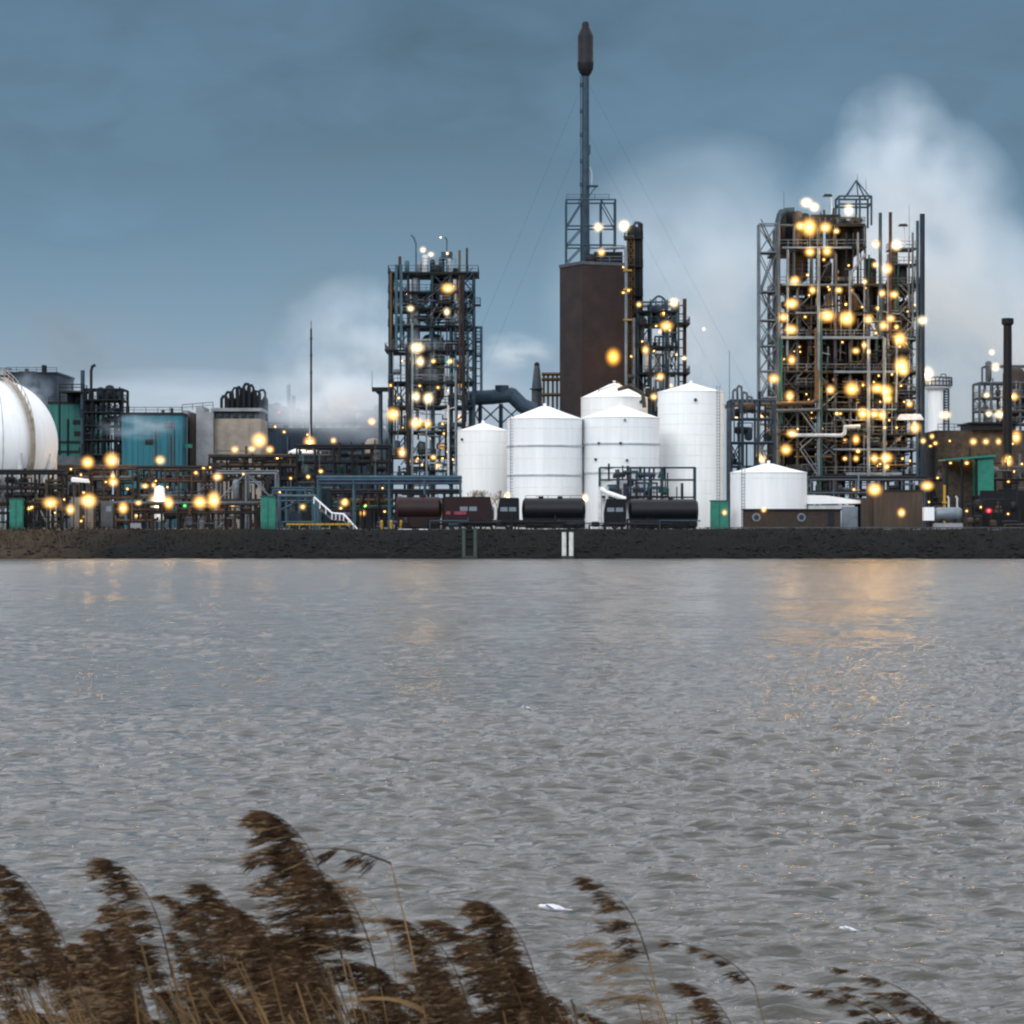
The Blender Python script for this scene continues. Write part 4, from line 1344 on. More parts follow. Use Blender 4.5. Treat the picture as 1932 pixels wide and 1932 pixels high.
# ------------------------------------------------------------------ platform and pipes in front of the tanks
d = 450
t = thing('pipe_platform', 'dark raised platform crowded with pipes and valves before the tank with nozzles', 'pipe platform', (X(1190, d), d, GZ))
rng = random.Random(12)
frame(t, [X(u, d) for u in (1132, 1190, 1250, 1312)], [d, d + 3.5], [Z(v, d) for v in (938, 905, 882)], 'darkblue', .2, .16, brace=[(0, 0, '/')])
deck(t, X(1130, d), X(1262, d), d - .3, d + 3.6, Z(938, d), 'dark', 'darkblue')
clutter(t, X(1145, d), X(1262, d), d, d + 3, [Z(938, d), Z(905, d), Z(884, d)], rng, 9, ('dark', 'darkblue', 'purple', 'rust', 'dark', 'teal'), 1.5)
clutter(t, X(1185, d), X(1300, d), d, d + 3, [GZ, Z(938, d)], rng, 9, ('dark', 'darkblue', 'dark'), 1.4)
for u in (1132, 1145):
    MB().tube((X(u, d), d - .6, GZ), (X(u, d), d - .6, Z(918, d)), M(3.4, d), 10).build('white_riser', 'pale', t)
MB().path([(X(1132, d), d - .6, Z(922, d)), (X(1146, d), d - .6, Z(930, d)), (X(1180, d), d - .6, Z(942, d))], .4, 10).build('slanting_pipe', 'white', t)

# leafless bush in front of the small cream tank
def bare_bush():
    d = 446
    t = thing('bare_bush', 'leafless brown bush in front of the small cream tank', 'bush', (X(922, d), d, GZ))
    rng = random.Random(3)

    def branch(b, p, dr, ln, r, k):
        q = p + dr * ln
        b.tube(p, q, r, 5, r * .7)
        if k == 0:
            return
        for _ in range(3):
            nd = (dr + Vector((rng.uniform(-.7, .7), rng.uniform(-.7, .7), rng.uniform(-.2, .5)))).normalized()
            branch(b, q, nd, ln * .72, r * .62, k - 1)
    b = MB()
    for s in range(4):
        branch(b, Vector((X(908 + 9 * s, d), d, GZ)), Vector((rng.uniform(-.4, .4), rng.uniform(-.3, .3), 1)).normalized(), 2.2, .13, 4)
    b.build('branches', 'twig', t)


bare_bush()


# ------------------------------------------------------------------ tank trucks along the bank top
def truck(label, d, u0, u1, cab_left, m_tank, v_top, cab_px, sign=None):
    x0, x1 = X(u0, d), X(u1, d)
    t = thing('tank_truck', label, 'tank truck', ((x0 + x1) / 2, d, GZ), 'dark tank trucks parked on the bank top')
    zr = Z(v_top, d)
    cw = M(cab_px, d)
    hh = zr - GZ
    if cab_left:
        c0, c1, k0, k1 = x0, x0 + cw, x0 + cw + .35, x1
    else:
        c0, c1, k0, k1 = x1 - cw, x1, x0, x1 - cw - .35
    # cab: tapered cabin with a windscreen band
    zc = GZ + .9
    ztop = zr - .1
    cab = MB()
    inset = .35
    sl, sr = (inset, .05) if cab_left else (.05, inset)
    prof = [(c0, zc), (c1, zc), (c1, zc + hh * .35), (c1 - sr, ztop - .15), (c1 - sr - .15, ztop), (c0 + sl + .15, ztop), (c0 + sl, ztop - .15), (c0, zc + hh * .35)]
    n = len(prof)
    vs = [(x, d - 1.25, z) for x, z in prof] + [(x, d + 1.25, z) for x, z in prof]
    fs = [tuple(range(n)), tuple(range(2 * n - 1, n - 1, -1))] + [(i, n + i, n + (i + 1) % n, (i + 1) % n) for i in range(n)]
    co_ = cab.add(vs, fs).build('cab', m_tank, t)
    zw0, zw1 = zc + hh * .37, zc + hh * .50
    cm = (c0 + c1) / 2
    ww = min(1.15, cw * .32)
    for (a, b_) in ((cm - ww - .12, cm - .12), (cm + .12, cm + ww + .12)):
        MB().box(a, b_, d - 1.29, d - 1.26, zw0, zw1).build('side_window', 'glass', co_)
    # tank barrel
    r = min((zr - GZ - 1.05) / 2, 1.85)
    zc2 = zr - r - .12
    prof = [(.1, k0), (r * .75, k0 + .12), (r, k0 + .45), (r, k1 - .45), (r * .75, k1 - .12), (.1, k1)]
    bo = sharp_smooth(MB().lathe(prof, 0, d, 28, 'x', zc2).build('tank_barrel', m_tank, t), 50)
    b = MB()
    for f in (.3, .6):
        b.tube((k0 + (k1 - k0) * f, d, zc2 + r - .1), (k0 + (k1 - k0) * f, d, zc2 + r + .25), .4, 12)
    b.build('manhole', m_tank, bo)
    MB().rail([(k0 + .6, d - .3, zc2 + r), (k1 - .6, d - .3, zc2 + r)], .35, .05, 1.5, False).build('top_rail', 'dark', bo)
    MB().box(min(c0, k0) + .2, max(c1, k1) - .2, d - 1.0, d + 1.0, GZ + .62, GZ + .95).build('chassis', 'black', t)
    MB().box(k0 + .3, k1 - .3, d - 1.42, d - 1.22, GZ + .3, zc2 - r * .25).build('side_panel', m_tank, t)
    MB().box(k0 + .5, k1 - .5, d + .9, d + 1.3, GZ + .1, GZ + 1.2).build('rear_skirt', 'black', t)
    wheels = [c0 + cw * .5, k0 + (k1 - k0) * .22, k0 + (k1 - k0) * .74, k0 + (k1 - k0) * .86]
    for x in wheels:
        for y in (d - 1.1, d + 1.1):
            wh = MB().tube((x, y - .2, GZ + .5), (x, y + .2, GZ + .5), .52, 18).build('wheel', 'rubber', t)
            MB().tube((x, y - .22, GZ + .5), (x, y + .22, GZ + .5), .26, 12).build('rim', 'grey', wh)
    MB().box(c0 + .1, c1 - .1, d - 1.3, d - 1.0, GZ + .35, GZ + .75).build('side_skirt', 'dark', t)
    for (a, b_) in sign or ():
        MB().box(X(a, d), X(b_, d), d - 1.36, d - 1.3, Z(971, d), Z(965, d)).build('red_panel', 'redpaint', t)
    return t


truck('dark maroon tank truck with its cab to the right and a red panel', 435, 746, 930, False, 'maroon', 936, 92, ((842, 850), (857, 880)))
truck('black tank truck with pale cab windows, before the two-ringed white tank', 436, 938, 1105, True, 'tanker', 938, 42)
truck('long black tank truck parked below the crowded pipe platform', 435.5, 1139, 1318, True, 'tanker', 940, 42)

# ------------------------------------------------------------------ left works: buildings, racks
def block(name, label, cat, u0, u1, v_top, d, depth, m, parts=(), group=None):
    t = thing(name, label, cat, (X((u0 + u1) / 2, d), d, GZ), group)
    MB().box(X(u0, d), X(u1, d), d, d + depth, GZ, Z(v_top, d)).build('wall', m, t)
    MB().box(X(u0, d) - .2, X(u1, d) + .2, d - .2, d + depth + .2, Z(v_top, d), Z(v_top, d) + .5).build('roof', 'dark', t)
    x0, x1, zt = X(u0, d), X(u1, d), Z(v_top, d)
    b = MB()
    x = x0 + .6
    while x < x1 - .3:
        b.box(x, x + .14, d - .09, d + .02, GZ, zt - .15)
        x += 1.15
    b.build('cladding_rib', m, t)
    rg = random.Random(int(u0) + 1)
    for k in range(3):
        px = rg.uniform(x0 + .8, x1 - .8)
        MB().tube((px, d - .35, GZ), (px, d - .35, zt - rg.uniform(0, 4)), .16, 8).build('downpipe', rg.choice(('dark', 'grey')), t)
        px = rg.uniform(x0 + 1, x1 - 2.2)
        pz = rg.uniform(GZ + 5, zt - 2.5)
        MB().box(px, px + rg.uniform(.9, 1.8), d - .16, d - .1, pz, pz + 1.0).build('louvre', 'dark', t)
    for k in range(3):
        px = rg.uniform(x0 + .8, x1 - .8)
        MB().tube((px, d + 2, zt + .4), (px, d + 2, zt + rg.uniform(1.0, 2.2)), rg.uniform(.2, .5), 10).build('roof_vent', rg.choice(('grey', 'dark')), t)
    MB().rail([(x0, d, zt + .5), (x1, d, zt + .5)], 1.0, .08).build('roof_rail', 'dark', t)
    return t


t = block('plant_building', 'dark navy plant building rising behind the spherical tank', 'building', 12, 107, 706, 640, 25, 'navy')
d = 640
for (u0, u1, v) in ((30, 62, 699), (70, 100, 703)):
    MB().box(X(u0, d), X(u1, d), d + 3, d + 10, Z(706, d) + .5, Z(v, d)).build('roof_unit', 'navy', t)
MB().box(X(108, d), X(126, d), d + 2, d + 20, GZ, Z(757, d)).build('annex', 'navy', t)

d = 600
t = block('plant_building', 'green sheet-metal building between the spherical tank and the blue hall', 'building', 92, 180, 762, d, 22, 'tealwall')
for v in (832, 850):
    MB().box(X(92, d), X(180, d), d - .25, d - .02, Z(v + 4, d), Z(v, d)).build('dark_band', 'dark', t)
MB().box(X(116, d), X(205, d), d - 6, d - .3, GZ, Z(862, d)).build('pale_annex', 'grey', t)

d = 596
t = thing('process_tower', 'dark tangled process unit standing before the green building', 'process tower', (X(195, d), d, GZ), 'process towers of the works')
rng = random.Random(91)
zs = [Z(v, d) for v in (860, 832, 805, 780, 757, 736)]
frame(t, [X(u, d) for u in (164, 180, 200, 222, 236)], [d - 4, d + 4], zs, 'dark', .4, .3, brace=[(0, 3, 'x'), (2, 4, 'x'), (1, 2, '/'), (3, 1, '/')])
for z in zs[:-1]:
    deck(t, X(164, d), X(236, d), d - 4.4, d + 4, z, 'dark', 'dark')
clutter(t, X(150, d), X(236, d), d - 4, d + 3, [GZ] + zs, rng, 7, ('dark', 'darkblue', 'dark', 'navy'), 1.0)
MB().tube((X(160, d), d - 3, GZ), (X(160, d), d - 3, Z(700, d)), M(4, d), 12).build('vent_pipe', 'darkblue', t)
MB().path([(X(176, d), d - 3, GZ), (X(176, d), d - 3, Z(702, d)), (X(178, d), d - 3, Z(693, d)), (X(184, d), d - 3, Z(690, d))], M(2.8, d), 10).build('gooseneck_vent', 'dark', t)
b = MB()
for (u, v, r) in ((135, 738, 9), (150, 740, 10), (190, 730, 8), (207, 726, 9), (218, 735, 7), (228, 752, 8)):
    vessel(t, X(u, d), d, Z(760, d), Z(v, d), M(r, d), 'dark', 'top_vessel')
MB().rail([(X(118, d), d - 4, Z(738, d)), (X(165, d), d - 4, Z(738, d))], 1.2, .15).build('railing', 'dark', t)
MB().box(X(116, d), X(166, d), d - 4, d + 3, Z(742, d), Z(739, d)).build('deck', 'dark', t)
MB().bar((X(118, d), d - 3.8, Z(860, d)), (X(118, d), d - 3.8, Z(740, d)), .3).build('post', 'dark', t)

block('plant_building', 'flat-roofed bright blue-green hall left of the pale grey works block', 'building', 230, 343, 783, 560, 24, 'bluewall')
MB()

d = 570
t = thing('works_block', 'pale grey and beige works block with a flat overhanging roof', 'building', (X(420, d), d, GZ))
MB().box(X(392, d), X(492, d), d, d + 16, GZ, Z(790, d)).build('wall', 'beige', t)
MB().box(X(404, d), X(489, d), d + .5, d + 14, Z(789.8, d), Z(776, d)).build('upper_storey', 'grey', t)
MB().box(X(398, d), X(494, d), d - .6, d + 15, Z(776, d), Z(770, d)).build('roof', 'concrete', t)
for (ua, ub, v) in ((346, 356, 775), (360, 370, 780), (372, 386, 768), (386, 404, 778)):
    MB().box(X(ua, d), X(ub, d), d - 2, d + 9, GZ, Z(v, d)).build('silo_bay', 'concrete' if ua != 360 else 'umber', t)
for u in (412, 425, 440, 455, 470):
    MB().box(X(u, d), X(u + 7, d), d - .1, d + .52, Z(787, d), Z(780, d)).build('window', 'darkglass', t)
MB().box(X(405, d), X(470, d), d - .15, d - .01, Z(850, d), Z(800, d)).build('wall_panel', 'beige', t)  # plain panel set on the wall in the same beige
MB().rail([(X(346, d), d - 2, Z(775, d)), (X(404, d), d - 2, Z(770, d))], 1.1, .1).build('railing', 'grey', t)
b = MB()
b.box(X(332, d - 8), X(342, d - 8), d - 8, d - 7, GZ, Z(838, d - 8))
b.box(X(342, d - 8), X(362, d - 8), d - 8, d - 7, Z(845, d - 8), Z(838, d - 8))
b.build('green_portal', 'green', t)

# hooped pipework silhouettes behind the block
d = 640
t = thing('hooped_pipework', 'dark hooped pipework heaped above the pale works block', 'pipework', (X(458, d), d, GZ))
rng = random.Random(17)
for k in range(12):
    u = 418 + 7 * k
    vt = 728 + 0.012 * (u - 458) ** 2 + rng.uniform(-4, 5)
    ww = rng.uniform(6, 12)
    MB().path([(X(u, d), d + k % 3, GZ), (X(u, d), d + k % 3, Z(vt + 5, d)), (X(u + 3, d), d + k % 3, Z(vt, d)), (X(u + ww - 3, d), d + k % 3, Z(vt, d)), (X(u + ww, d), d + k % 3, Z(vt + 5, d)), (X(u + ww, d), d + k % 3, GZ)],
              M(rng.uniform(1.6, 3), d), 8).build('pipe_hoop', 'dark', t)
for (u, v, r) in ((435, 748, 9), (455, 742, 10), (476, 742, 10), (490, 752, 8)):
    vessel(t, X(u, d), d + 4, GZ, Z(v, d), M(r, d), 'dark', 'vessel')

d = 680
t = thing('process_tower', 'low distant run of dark process units left of the slim lattice tower', 'process tower', (X(610, d), d, GZ), 'process towers of the works')
rng = random.Random(44)
zs = [Z(v, d) for v in (860, 830, 800, 775)]
frame(t, [X(u, d) for u in (500, 530, 560, 590, 625, 660, 700, 730)], [d, d + 8], zs, 'dark', .4, .3, brace=[(1, 2, 'x'), (3, 3, 'x'), (5, 2, '/')])
for z in zs[:-1]:
    deck(t, X(500, d), X(730, d), d, d + 8, z, 'dark', 'navy')
clutter(t, X(500, d), X(730, d), d, d + 6, [GZ] + zs, rng, 10, ('dark', 'navy', 'darkblue', 'dark'), 1.0)
for (u, v, r) in ((505, 760, 9), (520, 758, 9), (533, 765, 8), (543, 724, 3.5), (552, 745, 4), (560, 770, 9), (580, 774, 9), (604, 764, 4), (612, 752, 5), (632, 765, 7), (645, 760, 5), (662, 768, 8), (690, 775, 10), (710, 762, 5)):
    vessel(t, X(u, d), d + 3, GZ, Z(v, d), M(r, d), 'navy' if u % 2 else 'dark', 'column_vessel')

d = 520
t = thing('mast', 'thin lone mast sticking up from the steam, left of the slim tower', 'mast', (X(587, d), d, GZ))
MB().tube((X(587, d), d, GZ), (X(587, d), d, Z(620, d)), M(2.6, d), 8, M(1.8, d)).build('pole', 'dark', t)
MB().tube((X(587, d), d, Z(621, d)), (X(587, d), d, Z(605, d)), .07, 6).build('tip_rod', 'rust', t)
for v in (640, 672, 704):
    MB().tube((X(587, d), d, Z(v, d)), (X(587, d), d, Z(v - 2, d)), M(3.4, d), 8).build('collar', 'dark', t)

d = 500
t = thing('hooded_post', 'dark T-shaped post with a wide hood beside the slim lattice tower', 'post', (X(718, d), d, GZ))
MB().tube((X(718, d), d, GZ), (X(718, d), d, Z(735, d)), M(4, d), 10).build('post', 'darkblue', t)
MB().box(X(702, d), X(732, d), d - 1, d + 1, Z(739, d), Z(731, d)).build('hood', 'dark', t)
MB().bar((X(704, d), d, Z(732, d)), (X(718, d), d, Z(746, d)), .3).build('strut', 'dark', t)
whip(t, X(702, d), d, Z(732, d), Z(700, d), .06)

# white canopy with a lamp, thin mast
d = 500
t = thing('canopy', 'shallow white conical canopy roof topped by a bright lamp', 'canopy', (X(577, d), d, GZ))
sharp_smooth(MB().lathe([(M(31, d), Z(856, d)), (M(31, d), Z(852, d)), (M(14, d), Z(845, d)), (.1, Z(840, d))], X(575, d), d, 32).build('roof', 'white', t))
for s in (-26, 26):
    MB().bar((X(575 + s, d), d, GZ), (X(575 + s, d), d, Z(855, d)), .25).build('post', 'grey', t)
MB().tube((X(586, d), d - 2, Z(848, d)), (X(586, d), d - 2, Z(800, d)), .1, 6).build('mast', 'pale', t)

# pale round vessel and teal lower hall
d = 505
t = thing('round_vessel', 'short beige round vessel in the dark pipework left of the slim tower', 'vessel', (X(704, d), d, GZ))
vessel(t, X(704, d), d, Z(876, d), Z(826, d), M(15, d), 'beige', 'shell', 2)
MB().box(X(692, d), X(716, d), d - 1, d + 1, GZ, Z(874, d)).build('support', 'dark', t)
block('low_hall', 'low dark teal hall behind the white canopy roof', 'hall', 500, 722, 812, 600, 15, 'navy')


def pipe_rack(label, u0, u1, d, vs, rng, mats, depth=5, post=26, postm='grey', per=5, dens=.9, name='pipe_rack', np_=7, brace=()):
    t = thing(name, label, 'pipe rack', (X((u0 + u1) / 2, d), d, GZ), 'pipe racks along the bank')
    n = max(2, int((u1 - u0) / post) + 1)
    us = [u0 + (u1 - u0) * i / (n - 1) for i in range(n)]
    frame(t, [X(u, d) for u in us], [d, d + depth], [Z(v, d) for v in sorted(vs, reverse=True)], postm, .24, .2, brace=brace)
    for v in vs:
        z = Z(v, d) + .14
        for k in range(per):
            r = rng.choice((.1, .14, .2, .26))
            y = d + .3 + (depth - .6) * k / max(1, per - 1)
            MB().tube((X(u0 - 3, d), y, z + r), (X(u1 + 3, d), y, z + r), r, 8).build('pipe', rng.choice(mats), t)
    lv = [GZ] + [Z(v, d) for v in sorted(vs, reverse=True)]
    clutter(t, X(u0, d), X(u1, d), d, d + depth, lv, rng, np_, mats, dens)
    return t


rng = random.Random(55)
dk = ('dark', 'brown', 'dark', 'grey', 'rust', 'umber')
pipe_rack('dense dark pipe rack running out from under the spherical tank', 60, 250, 452, (940, 905, 884), rng, dk, 6, 24, 'brown', 6, 1.0, np_=16)
pipe_rack('dense dark pipe rack right of the glaring white vessel', 262, 412, 453, (940, 908, 886), rng, dk, 6, 25, 'brown', 6, 1.0, np_=14)
t = pipe_rack('bright galvanised pipe trestle with diagonal braces above the bank', 408, 520, 450, (947, 893), rng, ('dark', 'brown', 'galv', 'dark'), 5, 50, 'galv', 3, .7, np_=5, brace=[(0, 1, '/'), (0, 0, '/'), (1, 1, '\\')])
pipe_rack('dark upper pipe rack in front of the beige works block', 395, 560, 478, (905, 880, 862), rng, ('dark', 'brown', 'dark', 'umber'), 6, 28, 'dark', 5, 1.1, np_=10)
pipe_rack('dark tall pipework between the white canopy and the slim tower', 560, 735, 476, (900, 872, 845), rng, ('dark', 'brown', 'dark', 'teal', 'grey'), 6, 30, 'dark', 4, 1.1, np_=10)
pipe_rack('violet pipe bridge on pale blue posts left of the maroon truck', 600, 868, 446, (912, 905), rng, ('purple', 'purple', 'dark', 'blue'), 4, 55, 'blue', 4, .5, np_=5)
pipe_rack('dark pipework standing under the violet pipe bridge', 625, 868, 456, (960, 930), rng, ('dark', 'brown', 'teal', 'copper', 'dark'), 5, 30, 'dark', 3, 1.0, np_=14)
pipe_rack('dark blue valve platform beside the green cabinet on the bank', 515, 590, 447, (945, 925), rng, ('darkblue', 'purple', 'dark', 'grey'), 4, 25, 'blue', 3, 1.0, np_=6)
pipe_rack('grey pipe rack behind the low shed and brown building', 1530, 1745, 462, (930, 905), rng, ('grey', 'purple', 'dark', 'galv'), 5, 36, 'grey', 4, .8, np_=8)

pipe_rack('low dark valves and pipes at the bank edge under the spherical tank', -90, 118, 433.5, (952, 922, 893), rng, ('dark', 'dark', 'brown', 'black'), 4, 26, 'dark', 3, 1.1, np_=16)
pipe_rack('low dark pipework along the bank edge below the glaring white vessel', 215, 485, 434, (968, 952), rng, ('dark', 'brown', 'rust', 'grey', 'dark'), 4, 28, 'dark', 3, .9, np_=18)
t = thing('pump_row', 'low dark row of pumps, drums and hoses along the bank top before the tank trucks', 'process unit', (X(1030, 432.4), 432.4, GZ))
clutter(t, X(745, 432.4), X(1320, 432.4), 431.9, 433.2, [GZ, GZ + 1.5], random.Random(88), 30, ('dark', 'black', 'dark', 'darkblue'), .8)
# retaining screen in the left yard, glaring white vessel
d = 447
t = thing('white_vessel', 'upright white vessel glaring under a floodlight in the left yard', 'vessel', (X(300, d), d, GZ))
vessel(t, X(301, d), d, Z(985, d), Z(916, d), M(10, d), 'white', 'shell')
b = MB()
for s in (-8, 8):
    b.bar((X(301 + s, d), d, GZ), (X(301 + s, d), d, Z(975, d)), .2)
b.build('leg_frame', 'grey', t)
d = 446
t = thing('white_awning', 'small white slanting awning under the spherical tank pipework', 'awning', (X(153, d), d, GZ))
MB().add([(X(136, d), d - 1, Z(902, d)), (X(166, d), d - 1, Z(905, d)), (X(166, d), d + 1, Z(904, d)), (X(136, d), d + 1, Z(900, d)),
          (X(136, d), d - 1, Z(909, d)), (X(168, d), d - 1, Z(911, d)), (X(168, d), d + 1, Z(911, d)), (X(136, d), d + 1, Z(909, d))],
         [(0, 3, 2, 1), (4, 5, 6, 7), (0, 1, 5, 4), (1, 2, 6, 5), (2, 3, 7, 6), (3, 0, 4, 7)]).build('roof', 'white', t)
for u in (139, 164):
    MB().bar((X(u, d), d, GZ), (X(u, d), d, Z(908, d)), .15).build('post', 'grey', t)
d = 449
t = thing('beige_box', 'beige lit container standing under the left pipe rack', 'container', (X(150, d), d, GZ))
MB().box(X(134, d), X(176, d), d, d + 3, GZ, Z(938, d)).build('body', 'beige', t)
MB().box(X(150, d), X(160, d), d - .06, d + .05, GZ, Z(952, d)).build('door', 'brown', t)
d = 448
t = thing('grey_cabin', 'small grey site cabin between two lamps in the left yard', 'cabin', (X(210, d), d, GZ))
MB().box(X(190, d), X(225, d), d, d + 3, GZ + .3, Z(945, d)).build('body', 'grey', t)
MB().box(X(200, d), X(210, d), d - .05, d + .05, Z(965, d), Z(955, d)).build('window', 'glass', t)

# green cabinets
def cabinet(label, u0, u1, v_top, d, extra=False):
    t = thing('green_cabinet', label, 'cabinet', (X((u0 + u1) / 2, d), d, GZ), 'green cabinets on the bank')
    MB().box(X(u0, d), X(u1, d), d, d + 1.3, GZ - .2, Z(v_top, d)).build('body', 'green', t)
    MB().box(X(u0, d) - .1, X(u1, d) + .1, d - .1, d + 1.4, Z(v_top, d), Z(v_top, d) + .18).build('lid', 'teal', t)
    MB().box(X((u0 + u1) / 2, d) - .03, X((u0 + u1) / 2, d) + .03, d - .03, d, GZ, Z(v_top + 3, d)).build('door_gap', 'dark', t)
    MB().box(X((u0 + u1) / 2, d) + .2, X((u0 + u1) / 2, d) + .3, d - .1, d, Z(v_top + 26, d), Z(v_top + 22, d)).build('handle', 'grey', t)
    return t


cabinet('green steel cabinet beside the white leg of the spherical tank', 18, 42, 942, 431.9)
cabinet('tall green steel cabinet beside the blue portal frame', 492, 519, 938, 431.9)
cabinet('low green cabinet between the tallest tank and the low white tank', 1341, 1374, 946, 440)

d = 437
t = thing('portal_frame', 'pale blue portal frame with a shelf beside the tall green cabinet', 'frame', (X(540, d), d, GZ))
b = MB()
for u in (527, 595):
    b.bar((X(u, d), d, GZ), (X(u, d), d, Z(936, d)), .36)
b.bar((X(525, d), d, Z(936, d)), (X(597, d), d, Z(936, d)), .34)
b.bar((X(530, d), d, Z(962, d)), (X(550, d), d, Z(952, d)), .2)
b.build('steel_frame', 'blue', t)
MB().box(X(545, d), X(568, d), d + .3, d + 1.8, GZ, Z(968, d)).build('motor_cabinet', 'navy', t)
MB().bar((X(527, d), d + .1, Z(985, d)), (X(595, d), d + .1, Z(985, d)), .2).build('rail', 'blue', t)

d = 434
t = thing('bank_stair', 'pale steel stairway with landing running down to the bank', 'stairs', (X(635, d), d, GZ))
pts = [(X(592, d), Z(938, d)), (X(626, d), Z(968, d)), (X(648, d), Z(970, d)), (X(676, d), Z(1001, d))]
st = MB()
for y in (d, d + 1.0):
    for a, c in zip(pts, pts[1:]):
        st.bar((a[0], y, a[1] - 1), (c[0], y, c[1] - 1), .2)
for a, c in zip(pts, pts[1:]):
    for k in range(9):
        f = k / 8
        st.box(a[0] + (c[0] - a[0]) * f - .13, a[0] + (c[0] - a[0]) * f + .13, d, d + 1, a[1] + (c[1] - a[1]) * f - 1.03, a[1] + (c[1] - a[1]) * f - .97)
st.build('flight', 'grey', t)
for y in (d - .1, d + 1.1):
    hr = MB()
    for a, c in zip(pts, pts[1:]):
        hr.bar((a[0], y, a[1]), (c[0], y, c[1]), .17)
        for f in (0, .33, .66):
            hr.bar((a[0] + (c[0] - a[0]) * f, y, a[1] + (c[1] - a[1]) * f), (a[0] + (c[0] - a[0]) * f, y, a[1] + (c[1] - a[1]) * f - 1), .08)
    hr.build('handrail', 'white', t)
t = thing('stair', 'short pale steel stair rising behind the maroon truck cab', 'stairs', (X(925, 441), 441, GZ))
d = 441
b = MB()
for y in (d, d + .9):
    b.bar((X(906, d), y, Z(940, d)), (X(930, d), y, Z(968, d)), .22)
    b.bar((X(906, d), y, Z(930, d)), (X(932, d), y, Z(960, d)), .14)
    b.bar((X(931, d), y, Z(980, d)), (X(931, d), y, Z(960, d)), .16)
for k in range(9):
    b.box(X(906 + 2.7 * k, d) - .12, X(906 + 2.7 * k, d) + .12, d, d + .9, Z(940 + 3.1 * k, d) - .03, Z(940 + 3.1 * k, d) + .03)
b.build('flight', 'blue', t)

d = 433
t = thing('yellow_barrier', 'long yellow barrier rail at the bank edge below the pale stairway', 'barrier', (X(600, d), d, GZ))
b = MB()
b.box(X(541, d), X(664, d), d, d + .15, Z(991, d), Z(987.5, d))
for u in range(545, 664, 19):
    b.box(X(u, d), X(u + 1.5, d), d + .15, d + .25, GZ, Z(988, d))
b.build('rail', 'yellow', t)
for k, (u, lab) in enumerate(((720, 'stubby yellow bollard beside the violet bridge post, first of three'), (738, 'stubby yellow bollard, middle one of the three left of the maroon truck'), (757, 'stubby yellow bollard nearest the maroon truck wheel'))):
    t = thing('bollard', lab, 'bollard', (X(u, d), d, GZ), 'yellow bollards')
    MB().tube((X(u, d), d, GZ), (X(u, d), d, Z(984, d)), .22, 12).build('post', 'yellow', t)
    MB().ball((X(u, d), d, Z(984, d)), .22, 12, 6).build('cap', 'yellow', t)

# white plates on the crest below the maroon truck
d = 429
for (u0, u1, lab) in ((752, 777, 'white board on the bank crest, wider one below the maroon truck'), (790, 807, 'white board on the bank crest, narrower one below the maroon truck')):
    t = thing('bank_board', lab, 'board', (X((u0 + u1) / 2, d), d, GZ - .3), 'white boards below the maroon truck')
    MB().box(X(u0, d), X(u1, d), d - .05, d + .05, Z(1004, d), Z(998, d)).build('panel', 'white', t)
    for u in (u0 + 3, u1 - 5):
        MB().box(X(u, d), X(u + 2, d), d + .05, d + .15, GZ - .5, Z(999, d)).build('post', 'dark', t)
t = thing('bank_board', 'small pale board on the bank crest below the glaring white vessel', 'board', (X(256, d), d, GZ), 'small boards on the bank crest')
MB().box(X(246, d), X(266, d), d - .05, d + .05, Z(996, d), Z(987, d)).build('panel', 'concrete', t)
for u in (249, 261):
    MB().box(X(u, d), X(u + 2, d), d + .05, d + .15, GZ - .5, Z(990, d)).build('post', 'dark', t)

# fence rail on the right crest
d = 430
t = thing('guard_rail', 'thin pale guard rail along the bank crest below the brick hut', 'guard rail', (X(1620, d), d, GZ))
b = MB()
b.box(X(1330, d), X(1970, d), d, d + .08, Z(996.5, d), Z(994.5, d))
for k in range(33):
    b.box(X(1332 + 19.8 * k, d), X(1333.6 + 19.8 * k, d), d + .08, d + .18, GZ - .3, Z(995, d))
b.build('rail', 'grey', t)
t = thing('mesh_fence', 'low dark mesh fence along the bank crest in front of the trucks', 'fence', (X(600, 431), 431, GZ))
b = MB()
for k in range(70):
    u = 20 + 18.5 * k
    b.box(X(u, 431), X(u, 431) + .07, 431, 431.07, GZ - .2, GZ + 1.0)
for h in (.3, .6, .95):
    b.box(X(20, 431), X(1320, 431), 431.07, 431.1, GZ + h, GZ + h + .04)
b.build('wire_mesh', 'dark', t)

# ------------------------------------------------------------------ mooring posts in the bank
def mooring(label, u, v_top, v_bot, d, m, rr, gap):
    t = thing('mooring_post', label, 'mooring post', (X(u, d), d, 0), 'mooring posts on the far bank')
    zt, zb = Z(v_top, d), -1.0
    for s in (-1, 1):
        cx = X(u + s * gap, d)
        p = MB().tube((cx, d, zb), (cx, d, zt), M(rr, d), 16).build('pile', m, t)
        MB().tube((cx, d, zt), (cx, d, zt + .1), M(rr, d) * 1.12, 16).build('cap', 'grey', p)
    MB().box(X(u - gap, d), X(u + gap, d), d + .2, d + .6, zb, zt - .2).build('fender', 'black', t)
    MB().box(X(u - gap - rr - 1, d), X(u + gap + rr + 1, d), d - .8, d + .9, zb, .45).build('footing', 'mudline', t)
    b = MB()
    for f in (.35, .62, .9):
        z = .5 + (zt - .5) * f
        b.box(X(u - gap, d), X(u + gap, d), d - .12, d + .18, z, z + .25)
    b.build('cross_bar', 'black', t)


